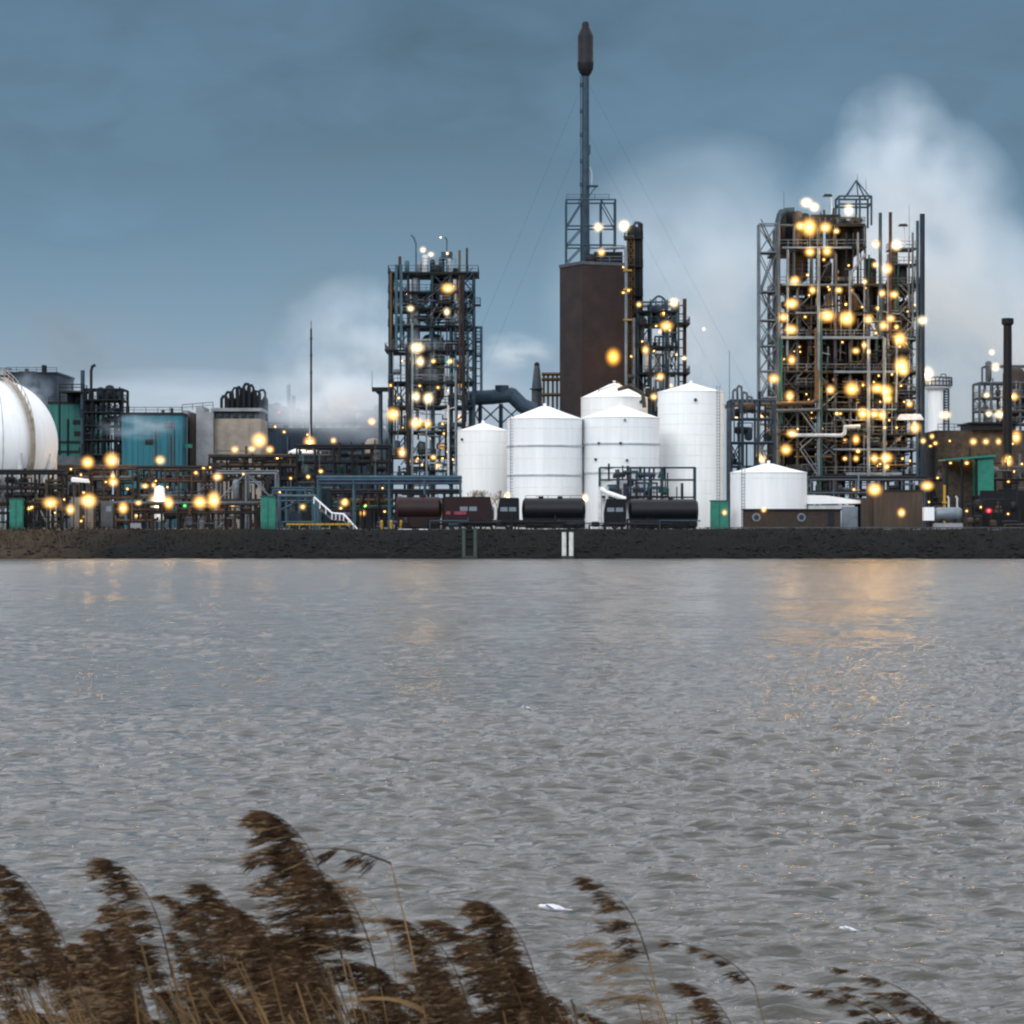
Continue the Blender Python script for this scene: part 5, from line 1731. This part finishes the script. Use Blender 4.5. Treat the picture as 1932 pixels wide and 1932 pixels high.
MT['greywood'] = mat('weathered_grey_green_timber', (0.05, 0.068, 0.064), 0.85, scale=2.5, stretch=(4, 4, .5))
MT['whitewood'] = mat('white_painted_timber', (0.62, 0.64, 0.62), 0.6, var=.3, scale=2.5, stretch=(4, 4, .5))
mooring('weathered grey-green pair of mooring piles before the maroon truck', 886, 997, 1057, 418.5, 'greywood', 3.4, 10.5)
mooring('white-painted pair of mooring piles, further right of the grey-green ones', 1071, 1004, 1056, 418.5, 'whitewood', 4.4, 6.6)

# rough weeds on the far crest
def crest_grass():
    rng = random.Random(9)
    b = MB()
    for k in range(9000):
        x = rng.uniform(-110, 110)
        y = rng.uniform(420.6, 431)
        z = float(np.interp(y, [420.2, 422, 424.5, 427, 429, 431.6], [0.75, 1.6, 2.7, 3.7, 4.28, GZ]))
        h = rng.uniform(.12, .42) * (1.5 if x < -58 else 1)
        w_ = rng.uniform(.03, .09)
        dx = rng.uniform(-.25, .05)
        b.add([(x - w_, y, z - .05), (x + w_, y, z - .05), (x + dx, y + rng.uniform(-.1, .1), z + h)], [(0, 1, 2)])
    o = b.build('grass', mat('dull_bank_weeds', (0.007, 0.008, 0.007), 0.95, scale=.08, col2=(0.024, 0.020, 0.014), var=.4, spec=.1))
    tag(o, 'dull weeds growing over the far river bank', 'grass', None, 'stuff')


crest_grass()


def rocks():
    rng = random.Random(31)
    b = MB()
    for k in range(1500):
        x = rng.uniform(-112, 112)
        y = rng.uniform(418.4, 422.5) if k % 3 else rng.uniform(422, 428)
        z = float(np.interp(y, [418.6, 419.4, 420.2, 422, 424.5, 427, 429], [-0.3, 0.25, 0.75, 1.6, 2.7, 3.7, 4.28]))
        r = rng.uniform(.12, .42)
        n = 6
        vs = [(x + r * rng.uniform(.7, 1.2) * math.cos(a * 6.283 / n), y + r * rng.uniform(.7, 1.2) * math.sin(a * 6.283 / n), z + r * rng.uniform(-.2, .25)) for a in range(n)]
        vs += [(x + rng.uniform(-.1, .1), y + rng.uniform(-.1, .1), z + r * rng.uniform(.5, .8)), (x, y, z - r)]
        fs = [(a, (a + 1) % n, n) for a in range(n)] + [((a + 1) % n, a, n + 1) for a in range(n)]
        b.add(vs, fs)
    o = b.build('rubble', mat('tide_stained_stone', (0.006, 0.0066, 0.0066), .9, var=.6, scale=.7, col2=(0.014, 0.0135, 0.012), spec=.15))
    tag(o, 'dark stone rubble scattered along the far waterline', 'rubble', None, 'stuff')


rocks()

# remaining lamps of the left works
ls = []
def q1(x, y, s, c='amber', dd=444): ls.append((x * .27344, 566 + y * .27344, s, c, 432.9 if dd == 444 and y > 1300 else dd))
def q2(x, y, s, c='amber', dd=474): ls.append((434 + x * .2637, 566 + y * .2637, s, c, dd))
for a in ((605, 1120, 'n', 'amber', 450), (770, 1105, 'b', 'amber', 450), (1105, 1105, 'n', 'amber', 450), (780, 1255, 'n'), (350, 1400, 'b'), (485, 1445, 'n'), (610, 1385, 'b'), (850, 1435, 'n'), (955, 1400, 's'), (1095, 1390, 'x', 'white', 445),
          (1165, 1400, 'n'), (1275, 1420, 't', 'green'), (1380, 1395, 'n'), (1475, 1380, 'b'), (1500, 1220, 'n'), (1405, 1160, 't'), (1450, 1155, 't'), (200, 1440, 't'), (560, 1525, 't')):
    q1(*a)
for a in ((210, 1005, 'b'), (35, 1070, 'm'), (155, 1065, 'm'), (285, 1070, 'm'), (570, 1015, 'b', 'amber', 497), (740, 1005, 's'), (650, 1225, 's'), (520, 1480, 's', 'amber', 436), (820, 1450, 'm', 'amber', 444), (965, 1475, 't', 'green', 444),
          (350, 805, 't', 'red', 670), (95, 1245, 't', 'amber', 448), (20, 1465, 's', 'amber', 444)):
    q2(*a)
lamps('the left yard', 444, ls)
lamps('the white tanks', 450, [(957, 936, 'm', 'white', 446), (1103, 940, 'm', 'white', 446), (1166, 727, 's', 'amber', 478)])


# ------------------------------------------------------------------ building the lamps
SIZES = {'x': 25, 'b': 19.5, 'n': 16.0, 'm': 12.0, 's': 8.5, 't': 5.2}     # bearing width of the glare, as measured
COLS = {'amber': (1.0, 0.50, 0.12), 'orange': (1.0, 0.42, 0.05), 'white': (1.0, 0.70, 0.36), 'red': (1.0, 0.05, 0.06), 'green': (0.08, 1.0, 0.15)}
PEAK = {'x': 8, 'b': 6.5, 'n': 5.6, 'm': 4.6, 's': 3.4, 't': 2.0}
WATT = {'x': 160, 'b': 230, 'n': 165, 'm': 95, 's': 36, 't': 0}
_gm, _bm = {}, {}


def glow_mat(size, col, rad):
    """added emission imitating camera bloom: a globe, thinning outward"""
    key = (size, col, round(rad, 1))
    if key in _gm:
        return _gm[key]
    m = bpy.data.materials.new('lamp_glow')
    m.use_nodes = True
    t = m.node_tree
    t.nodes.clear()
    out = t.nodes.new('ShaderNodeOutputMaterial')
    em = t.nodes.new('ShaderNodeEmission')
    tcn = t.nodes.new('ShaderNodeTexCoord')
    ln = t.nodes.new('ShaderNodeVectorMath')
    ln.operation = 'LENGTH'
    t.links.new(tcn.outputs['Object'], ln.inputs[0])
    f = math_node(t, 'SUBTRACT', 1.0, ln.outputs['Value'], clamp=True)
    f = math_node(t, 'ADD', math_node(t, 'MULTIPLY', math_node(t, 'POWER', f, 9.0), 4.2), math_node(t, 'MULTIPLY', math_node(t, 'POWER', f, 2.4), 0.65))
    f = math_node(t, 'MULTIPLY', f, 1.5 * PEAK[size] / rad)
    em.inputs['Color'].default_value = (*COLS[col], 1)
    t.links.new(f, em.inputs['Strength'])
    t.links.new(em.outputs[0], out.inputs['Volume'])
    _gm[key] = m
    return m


def bulb_mat(col):
    if col not in _bm:
        c = COLS[col]
        _bm[col] = mat('lit_bulb', c, .3, emit=c, estr=12)
    return _bm[col]


def unit_mesh(name, build, m):
    b = MB()
    build(b)
    me = bpy.data.meshes.new(name)
    me.from_pydata(b.v, [], b.f)
    me.materials.append(m)
    return me


ME_GLARE = {}
ME_BULB = {c: unit_mesh('bulb', lambda b: b.ball((0, 0, 0), 1, 12, 8), bulb_mat(c)) for c in COLS}


def hood_shape(b):
    b.add([(-.5, -.35, .28), (.5, -.35, .28), (.5, .35, .36), (-.5, .35, .36), (-.42, -.2, .5), (.42, -.2, .5), (.42, .32, .56), (-.42, .32, .56)],
          [(0, 3, 2, 1), (4, 5, 6, 7), (0, 1, 5, 4), (1, 2, 6, 5), (2, 3, 7, 6), (3, 0, 4, 7)])
    b.tube((0, .3, .45), (0, 1.6, .45), .07, 6)
    b.tube((0, 0, .4), (0, 0, .12), .12, 8)


ME_HOOD = unit_mesh('housing', hood_shape, MT['grey'])
ONES = ['', 'first', 'second', 'third', 'fourth', 'fifth', 'sixth', 'seventh', 'eighth', 'ninth', 'tenth', 'eleventh', 'twelfth', 'thirteenth', 'fourteenth', 'fifteenth', 'sixteenth',
        'seventeenth', 'eighteenth', 'nineteenth', 'twentieth']
ORD = ONES[1:] + ['twenty-' + o for o in ONES[1:10]] + ['thirtieth'] + ['thirty-' + o for o in ONES[1:10]]
SZW = {'x': 'huge', 'b': 'large', 'n': '', 'm': '', 's': 'small', 't': 'tiny'}


def one_lamp(rl, u, v, d, size, col, label, group):
    x, z = X(u, d), Z(v, d)
    t = thing('signal_lamp' if col in ('red', 'green') else 'flood_lamp', label, 'lamp', (x, d, z), group)
    rad = M(SIZES[size], d)
    k_ = rl.uniform(.82, 1.18)
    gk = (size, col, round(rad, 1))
    if gk not in ME_GLARE:
        ME_GLARE[gk] = unit_mesh('glare_ball', lambda b: b.ball((0, 0, 0), 1, 16, 10), glow_mat(size, col, rad))  # glowing ball added round the bulb to imitate camera glare
    for nm, me, sc in (('housing', ME_HOOD, rad * .55), ('bulb', ME_BULB[col], rad * .14), ('glare_halo', ME_GLARE[gk], rad)):
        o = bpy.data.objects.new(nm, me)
        o.scale = (sc, sc, sc) if nm != 'glare_halo' else (sc * k_ * rl.uniform(.82, 1.2), sc * k_, sc * k_ * rl.uniform(.82, 1.2))
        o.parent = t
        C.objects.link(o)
    if WATT[size]:
        li = bpy.data.lights.new('lamp_light', 'POINT')
        li.energy = WATT[size] * (1.2 if col == 'white' else 1) * (2.0 if 'widest' in group else 1)
        li.color = {'amber': (1, .58, .2), 'orange': (1, .5, .12), 'white': (1, .8, .55), 'red': (1, .1, .1), 'green': (.1, 1, .2)}[col]
        li.shadow_soft_size = rad * .3
        lo = bpy.data.objects.new('lamp_light', li)
        lo.parent = t
        C.objects.link(lo)


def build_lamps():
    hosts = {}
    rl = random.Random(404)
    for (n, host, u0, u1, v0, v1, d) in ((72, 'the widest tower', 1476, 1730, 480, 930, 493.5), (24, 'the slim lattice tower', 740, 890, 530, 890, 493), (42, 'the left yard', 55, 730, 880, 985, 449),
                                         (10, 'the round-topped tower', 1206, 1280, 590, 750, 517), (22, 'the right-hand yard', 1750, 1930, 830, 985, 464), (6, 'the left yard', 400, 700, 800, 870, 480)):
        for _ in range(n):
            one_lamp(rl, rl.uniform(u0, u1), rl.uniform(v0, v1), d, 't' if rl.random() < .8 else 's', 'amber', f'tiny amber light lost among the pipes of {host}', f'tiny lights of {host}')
    for L_ in LAMPS:
        hosts.setdefault(L_[5], []).append(L_)
    for host, items in hosts.items():
        items.sort(key=lambda a: a[1])
        rows, cur = [], []
        for a in items:
            if cur and (a[1] - cur[-1][1] > 5.5 or a[1] - cur[0][1] > 11):
                rows.append(cur)
                cur = []
            cur.append(a)
        rows.append(cur)
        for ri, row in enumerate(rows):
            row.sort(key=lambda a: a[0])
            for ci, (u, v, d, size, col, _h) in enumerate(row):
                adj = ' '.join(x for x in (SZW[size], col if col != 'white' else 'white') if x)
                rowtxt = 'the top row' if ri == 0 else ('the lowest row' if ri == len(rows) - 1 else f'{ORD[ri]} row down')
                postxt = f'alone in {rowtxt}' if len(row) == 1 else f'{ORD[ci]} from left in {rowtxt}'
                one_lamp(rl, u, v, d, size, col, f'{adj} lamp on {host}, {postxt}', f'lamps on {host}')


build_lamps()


# ------------------------------------------------------------------ steam
def steam(name, label, c, rad, dens, seed, col=(0.72, 0.86, 1.0), nscale=1.6, lo=.38, hi=.72, rot=(0, 0, 0), power=1.0):
    m = bpy.data.materials.new('steam')
    m.use_nodes = True
    t = m.node_tree
    t.nodes.clear()
    out = t.nodes.new('ShaderNodeOutputMaterial')
    pv = t.nodes.new('ShaderNodeVolumeScatter')
    pv.inputs['Color'].default_value = (*col, 1)
    pv.inputs['Anisotropy'].default_value = 0.0
    tcn = t.nodes.new('ShaderNodeTexCoord')
    ln = t.nodes.new('ShaderNodeVectorMath')
    ln.operation = 'LENGTH'
    t.links.new(tcn.outputs['Object'], ln.inputs[0])
    fall = math_node(t, 'SUBTRACT', 1.0, ln.outputs['Value'], clamp=True)
    mp = t.nodes.new('ShaderNodeMapping')
    mp.inputs['Location'].default_value = (seed * 3.1, seed * 1.7, seed)
    t.links.new(tcn.outputs['Object'], mp.inputs[0])
    n = t.nodes.new('ShaderNodeTexNoise')
    n.inputs['Scale'].default_value = nscale
    n.inputs['Detail'].default_value = 5
    n.inputs['Roughness'].default_value = 0.55
    t.links.new(mp.outputs[0], n.inputs['Vector'])
    k = ramp(t, n.outputs['Fac'], [(lo, (0, 0, 0)), (hi, (1, 1, 1))], 'EASE')
    f = math_node(t, 'MULTIPLY', math_node(t, 'POWER', fall, power), k)
    f = math_node(t, 'MULTIPLY', f, dens)
    t.links.new(f, pv.inputs['Density'])
    t.links.new(pv.outputs[0], out.inputs['Volume'])
    b = MB().ball((0, 0, 0), 1, 24, 16)
    o = b.build(name, m)
    o.location = c
    o.scale = rad
    o.rotation_euler = rot
    tag(o, label, 'steam', None, 'stuff')
    return o


def at(u, v, d): return (X(u, d), d, Z(v, d))


steam('steam_plume', 'domed head of the tall steam plume above the widest tower', at(1690, 262, 592), (13, 9, 14), .085, 1, rot=(0, R(-10), 0), power=.7, lo=.32, hi=.66)
steam('steam_plume', 'broad body of the steam plume behind the top of the widest tower', at(1715, 430, 590), (25, 15, 26), .16, 2, rot=(0, R(14), 0), power=.75, lo=.34, hi=.66)
steam('steam_plume', 'pale steam drifting down behind the black chimney', at(1850, 630, 610), (42, 18, 28), .16, 3, rot=(0, R(35), 0), power=.75, lo=.34, hi=.66)
steam('steam_plume', 'wide steam bank between the thin stack and the widest tower', at(1340, 570, 620), (38, 18, 38), .12, 13, rot=(0, R(-10), 0), lo=.34, power=.9)
steam('steam_plume', 'white steam blowing left of the slim lattice tower', at(665, 690, 620), (20, 10, 21), .24, 4, rot=(0, R(15), 0), lo=.42, hi=.64)
steam('steam_plume', 'low white steam round the foot of the lone mast', at(640, 760, 560), (17, 8, 9), .4, 5, lo=.38, hi=.66)
steam('steam_plume', 'long low mist bank over the roofs of the left works', at(330, 765, 660), (50, 14, 9), .10, 11, lo=.25, power=.8)
steam('steam_plume', 'low mist hanging behind the slim lattice tower', at(860, 760, 640), (26, 12, 12), .12, 12, lo=.3)
steam('steam_plume', 'thin steam wisp beside the brick tower', at(970, 665, 620), (10, 6, 5), .3, 6)
steam('steam_plume', 'thin steam trailing across the blue-green hall', at(265, 805, 548), (9, 5, 3), .22, 7)
steam('steam_plume', 'thin steam rising by the navy building', at(58, 745, 620), (6, 5, 6), .25, 8)
steam('steam_plume', 'dark bluish smoke rising behind the tallest tank', at(1322, 690, 560), (4.5, 4, 11), .30, 9, col=(0.35, 0.42, 0.6))

# ------------------------------------------------------------------ gulls
def gull(label, u, v, d, s, bank, yaw):
    t = thing('gull', label, 'bird', at(u, v, d), 'gulls over the river')
    px, py, pz = t.location
    prof = [(.005, -.20), (.022, -.17), (.045, -.10), (.058, 0), (.05, .08), (.034, .13), (.036, .165), (.024, .195), (.006, .205)]
    body = sharp_smooth(MB().lathe([(r, z) for r, z in prof], 0, 0, 12, 'x', 0).build('body', 'gullwhite'), 80)
    head_beak = MB().tube((.2, 0, 0), (.25, 0, -.01), .01, 6, .002).build('beak', 'yellow')
    tail = MB().add([(-.17, -.03, 0), (-.17, .03, 0), (-.29, .06, .005), (-.29, -.06, .005), (-.17, -.03, .012), (-.17, .03, .012), (-.29, .06, .012), (-.29, -.06, .012)],
                    [(0, 1, 2, 3), (7, 6, 5, 4), (0, 4, 5, 1), (1, 5, 6, 2), (2, 6, 7, 3), (3, 7, 4, 0)]).build('tail', 'white')
    objs = [body, head_beak, tail]
    for sd_ in (-1, 1):
        sec = [(.09, -.05, .03, .02), (.10, -.04, .14, .035), (.06, -.07, .28, .03), (-.06, -.12, .46, -.02)]
        vs, fs = [], []
        for (a, b_, yy, zz) in sec:
            vs += [(a, sd_ * yy, zz), (b_, sd_ * yy, zz), ((a + b_) / 2, sd_ * yy, zz + .014)]
        for k in range(3):
            o_ = k * 3
            fs += [(o_, o_ + 1, o_ + 4, o_ + 3), (o_ + 1, o_ + 2, o_ + 5, o_ + 4), (o_ + 2, o_, o_ + 3, o_ + 5)]
        fs += [(0, 2, 1), (9, 10, 11)]
        wg = MB().add(vs, fs).build('wing', 'gullgrey')
        objs.append(wg)
    for o in objs:
        o.parent = t
    t.scale = (s, s, s)
    t.rotation_euler = (bank, R(-7), yaw)


MT['gullwhite'] = mat('white_feathers', (0.6, 0.63, 0.68), .8, var=.1)
MT['gullgrey'] = mat('pale_grey_feathers', (0.55, 0.60, 0.68), .8, var=.1)
gull('white gull gliding low over the water right of the reeds', 1042, 1713, 34, .82, R(9), R(176))
gull('white gull further off to the right, above the thin reeds', 1600, 1753, 33, .5, R(14), R(160))
gull('tiny pale gull far out on the water', 992, 1335, 70, .55, R(20), R(155))

# ------------------------------------------------------------------ reeds
MT['plume'] = mat('dry_reed_plume', (0.021, 0.0125, 0.007), .9, var=.5, scale=9, col2=(0.060, 0.035, 0.018), spec=.15)
MT['plume2'] = mat('pale_reed_plume', (0.19, 0.122, 0.064), .9, var=.4, scale=9, col2=(0.21, 0.145, 0.085), spec=.15)
MT['plume3'] = mat('bleached_reed_plume', (0.16, 0.13, 0.10), .9, var=.3, scale=9, spec=.15)
MT['straw'] = mat('reed_straw', (0.13, 0.072, 0.022), .7, var=.4, scale=6, col2=(0.21, 0.125, 0.042))
MT['reedleaf'] = mat('dry_reed_leaf', (0.036, 0.022, 0.008), .8, var=.6, scale=3, col2=(0.13, 0.075, 0.024))


def ribbon(b, pts, w0, w1, nrm=Vector((0, -1, 0))):
    vs, fs = [], []
    n = len(pts)
    for i, p in enumerate(pts):
        d_ = (pts[min(i + 1, n - 1)] - pts[max(i - 1, 0)])
        s_ = d_.cross(nrm)
        s_ = s_.normalized() if s_.length > 1e-9 else Vector((1, 0, 0))
        ww = w0 + (w1 - w0) * i / (n - 1)
        vs += [p - s_ * ww / 2, p + s_ * ww / 2]
    for i in range(n - 1):
        fs.append((2 * i, 2 * i + 1, 2 * i + 3, 2 * i + 2))
    b.add(vs, fs)


def plume_mesh(seed, L_, dens=1.0, lean=.5, spread=1.0):
    """feathery reed head: origin at its foot, rachis leaning and hooking to -x, branchlets streaming downwind"""
    rng = random.Random(seed)
    b = MB()

    def rach(t):
        return Vector((-L_ * (lean * .55 * t + lean * .55 * t ** 3), 0, L_ * (t - .18 * t ** 3)))
    pts = [rach(k / 10) for k in range(11)]
    for k in range(10):
        b.tube(pts[k], pts[k + 1], .0022 * (1.1 - k / 10), 4, .0022 * (1.0 - k / 10), False)
    nw = max(6, int(11 * dens))
    fm = []
    for wv_ in range(nw):
        tw = (wv_ + rng.uniform(.2, .8)) / nw
        droop = rng.uniform(-.55, .0)
        for i in range(max(2, int(rng.uniform(2.5, 5.5)))):
            t = min(.99, max(0, tw + rng.gauss(0, .018)))
            p = rach(t)
            ln = L_ * (.15 + .40 * math.sin(math.pi * min(1, .22 + .72 * t)) * (1 - .5 * t)) * rng.uniform(.55, 1.15) * spread
            up = rng.uniform(.15, .8) * (1 - .4 * t)
            side = rng.uniform(-.5, .5)
            d0 = Vector((-.8 + rng.uniform(-.15, .25), side, up)).normalized()
            d1 = Vector((-1, side * .5, droop + rng.uniform(-.15, .15))).normalized()
            q = [p]
            for k in range(1, 7):
                f = k / 6
                q.append(q[-1] + (d0.lerp(d1, min(1, f * 1.25))) * ln / 6)
            ribbon(b, q, .0014, .0006)
            fm += [0] * 6
            nh = int(15 * dens)
            for j in range(nh):
                f = (j + rng.random()) / nh * .95 + .05
                kk = min(5, int(f * 6))
                a = q[kk].lerp(q[kk + 1], f * 6 - kk)
                hl = rng.uniform(.022, .062) * (1.15 - .5 * f)
                dr = Vector((-1, rng.uniform(-.5, .5), rng.uniform(-.5, .28))).normalized()
                m_ = a + dr * hl * .5
                e = m_ + (dr + Vector((-.6, 0, -.12))).normalized() * hl * .6
                wv = rng.uniform(.0008, .0020)
                s_ = Vector((rng.uniform(-.3, .3), rng.uniform(-.3, .3), 1)).normalized() * wv
                b.add([a - s_ * .3, m_ - s_, e, m_ + s_], [(0, 1, 2, 3)])
                fm.append(1 if rng.random() < .06 + .26 * f else 0)
    me = bpy.data.meshes.new('plume')
    me.from_pydata(b.v, [], b.f)
    n0 = len(b.f) - len(fm)
    me['pale'] = 1
    for k, v in enumerate(fm):
        me.polygons[n0 + k].material_index = v
    return me, pts[-1]


def ground_near(y):
    return float(np.interp(y, [.5, 8, 22], [3.3, 2.2, -.05]))


PLUMES = []
for k in range(8):
    ln = (.34, .30, .36, .27, .32, .24, .38, .29)[k]
    lean = (.36, .5, .42, .6, .34, .62, .34, .52)[k]
    me, tip = plume_mesh(100 + k, ln, (1.4, 1.25, 1.55, 1.15, 1.45, 1.0, 1.85, 1.25)[k], lean, .93)
    me.materials.append(MT['plume'])
    me.materials.append(MT['plume2'])
    PLUMES.append((me, ln, tip))
PL_PALE = plume_mesh(140, .30, .8, .6, 1.35)
PL_LONE = plume_mesh(141, .27, .85, .55, .72)
for m_ in ('plume', 'plume2'):
    PL_LONE[0].materials.append(MT[m_])
PL_PALE[0].materials.append(MT['plume2'])
PL_PALE[0].materials.append(MT['plume3'])
PL_THIN = [plume_mesh(150 + k, .17, .45, 1.5, .55) for k in range(3)]
for q in PL_THIN:
    q[0].materials.append(MT['plume'])
    q[0].materials.append(MT['plume2'])


def reed(label, u, v, d, kind, scale=1.0, yaw=0.0, group='reed plumes in the near bank', leaves=2, seed=0, tilt=0.0):
    """u, v: bearing of the tip"""
    rng = random.Random(seed * 7 + int(u))
    if kind == 'pale':
        me, tip = PL_PALE
    elif kind == 'lone':
        me, tip = PL_LONE
    elif isinstance(kind, str):
        me, tip = PL_THIN[int(kind[-1])]
    else:
        me, _ln, tip = PLUMES[kind]
    rot = Matrix.Rotation(yaw, 3, 'Z') @ Matrix.Rotation(tilt, 3, 'Y')
    tipw = Vector(at(u, v, d))
    foot = tipw - rot @ (Vector(tip) * scale)
    gz = ground_near(d)
    h = foot.z - gz
    bx = foot.x + rng.uniform(.12, .30) * h * .5
    base = Vector((bx, d + rng.uniform(-.15, .15), gz - .05))
    t = thing('reed', label, 'reed', base, group)
    # stem: upright at the root, leaning with the wind above
    ctrl = base + Vector((-.02, 0, h * .62))
    b = MB()
    pts = []
    for k in range(9):
        f = k / 8
        pts.append(base * (1 - f) ** 2 + ctrl * (2 * f * (1 - f)) + foot * f * f)
    for k in range(8):
        b.tube(pts[k], pts[k + 1], .0042 - .0024 * k / 8, 5, .0042 - .0024 * (k + 1) / 8, False)
    b.build('stem', 'straw', t)
    po = bpy.data.objects.new('plume', me)
    po.location = foot - base
    po.rotation_euler = rot.to_euler()
    po.scale = (scale, scale, scale)
    po.parent = t
    C.objects.link(po)
    for k in range(leaves):
        f = rng.uniform(.45, .88)
        i = min(7, int(f * 8))
        p = pts[i].lerp(pts[i + 1], f * 8 - i)
        ln = rng.uniform(.22, .42)
        dr = Vector((-1, rng.uniform(-.35, .35), rng.uniform(.1, .7))).normalized()
        q = [p]
        for j in range(8):
            q.append(q[-1] + dr * ln / 8)
            dr = (dr + Vector((-.06, 0, -.14))).normalized()
        b = MB()
        ribbon(b, q, .014, .002, Vector((rng.uniform(-.3, .3), -1, rng.uniform(-.2, .5))).normalized())
        b.build('leaf', 'reedleaf', t)
    return t


reed('tallest reed plume, hooking over at its tip, high above the others', 522, 1537, 7.0, 6, 1.12, 0, seed=1)
reed('dark reed plume joined behind the tallest one, lower on its right side', 588, 1632, 7.3, 2, 1.05, R(6), seed=2)
reed('bushy reed plume leaning furthest left at the picture edge', 8, 1632, 7.2, 2, 1.0, R(-8), seed=3)
reed('rounded bushy reed plume second from the left picture edge', 218, 1625, 7.2, 0, 1.05, R(5), seed=4)
reed('broad ragged reed plume left of the tallest one', 396, 1668, 7.4, 4, 1.05, R(8), seed=5)
reed('narrow reed plume with a dark drooping tip between two bushy plumes', 322, 1692, 7.0, 3, .72, 0, seed=6)
reed('slender dark reed head pointing left, just under the tallest plume', 446, 1637, 7.0, 'thin0', 1.2, 0, seed=7, tilt=R(-28))
reed('soft faint reed plume behind the right flank of the tallest one', 640, 1660, 9.6, 'pale', .9, R(15), seed=8)
reed('dark reed plume left of the two middle plumes', 768, 1738, 7.1, 1, .95, 0, seed=9)
reed('dark reed plume, middle one of three before the lone long-stemmed reed', 842, 1742, 7.2, 5, 1.25, R(-6), seed=10)
reed('tall leaning reed plume nearest left of the low white gull', 925, 1706, 7.4, 6, 1.02, R(8), seed=11)
reed('lone clear reed plume on a long bare stem right of the gull', 1110, 1656, 7.0, 'lone', .9, 0, seed=12, leaves=0)
reed('pale blurred reed plume under the lone long-stemmed reed', 1125, 1775, 8.2, 'pale', 1.1, R(10), seed=13)
reed('dark reed plume low down right of the pale blurred plume', 1300, 1858, 7.4, 5, .8, R(-10), seed=14)
reed('small faint reed head leaning left above the low dark plume', 1255, 1776, 8.6, 'thin1', .95, 0, seed=15, leaves=0)
reed('thin dark reed head, leftmost of the right-hand tuft', 1478, 1858, 7.4, 'thin2', 1.05, 0, seed=16, leaves=1)
reed('thin reed head on an arching stem, highest of the right-hand tuft', 1560, 1824, 7.2, 'thin0', 1.05, R(-8), seed=17, leaves=1)
reed('short dark reed head in the middle of the right-hand tuft', 1545, 1866, 7.3, 'thin1', .85, R(10), seed=18, leaves=1)
reed('drooping dark reed head, right one of the right-hand tuft', 1598, 1862, 7.1, 'thin2', 1.0, R(5), seed=19, leaves=0)
reed('lone low reed tip furthest right of all the reeds', 1705, 1904, 7.2, 'thin1', .75, 0, seed=20, leaves=0)
rng = random.Random(2024)
crowd = 'crowded windblown reed plume low in the dark reed mass'
spots = []
for k in range(86):
    f = rng.random()
    u = rng.uniform(-60, 1120) if k < 88 else rng.uniform(1120, 1420)
    vmin = 1712 if u < 720 else (1790 if u < 1000 else 1860)
    v = rng.uniform(vmin, 1945)
    spots.append((u, v))
for k, (u, v) in enumerate(spots):
    reed(crowd, u, v, rng.uniform(6.4, 9.0), rng.choice((0, 1, 2, 3, 4, 5, 6, 7)) if rng.random() < .93 else 'pale', rng.uniform(.5, .85), rng.uniform(-.35, .35), 'crowded reed plumes of the dark mass', 2, 30 + k)


def reed_bed():
    rng = random.Random(66)
    b = MB()
    for k in range(1300):
        d_ = rng.uniform(5.6, 9.5)
        u = rng.uniform(-80, 1180) if rng.random() < .95 else rng.uniform(1180, 1650)
        x = X(u, d_)
        gz = ground_near(d_)
        h = (CAMZ - .153 * d_ - gz) * rng.uniform(.70, 1.03) * (1.0 if u < 800 else .93)
        p = Vector((x + rng.uniform(.1, .3), d_, gz))
        dr = Vector((rng.uniform(-.2, .05), rng.uniform(-.05, .05), 1)).normalized()
        q = [p]
        n = 7
        bend = rng.uniform(.02, .16)
        for j in range(n):
            q.append(q[-1] + dr * h / n)
            dr = (dr + Vector((-bend * j * .4, 0, 0))).normalized()
        if rng.random() < .55:
            for j in range(n):
                b.tube(q[j], q[j + 1], .0024, 4, .0021, False)
        else:
            ribbon(b, q, .010, .003, Vector((rng.uniform(-.5, .5), -1, 0)).normalized())
        for _ in range(2):
            i = rng.randint(3, n - 1)
            e = Vector((-1, rng.uniform(-.4, .4), rng.uniform(.1, .9))).normalized()
            l_ = rng.uniform(.15, .38)
            w_ = [q[i]]
            for j in range(6):
                w_.append(w_[-1] + e * l_ / 6)
                e = (e + Vector((-.05, 0, -.18))).normalized()
            ribbon(b, w_, .011, .002, Vector((rng.uniform(-.4, .4), -1, rng.uniform(-.2, .5))).normalized())
    o = b.build('reed_bed', 'straw')
    o.data.materials[0] = MT['reedleaf']
    tag(o, 'tangle of dry golden reed stems and leaves under the plumes', 'reeds', None, 'stuff')


reed_bed()
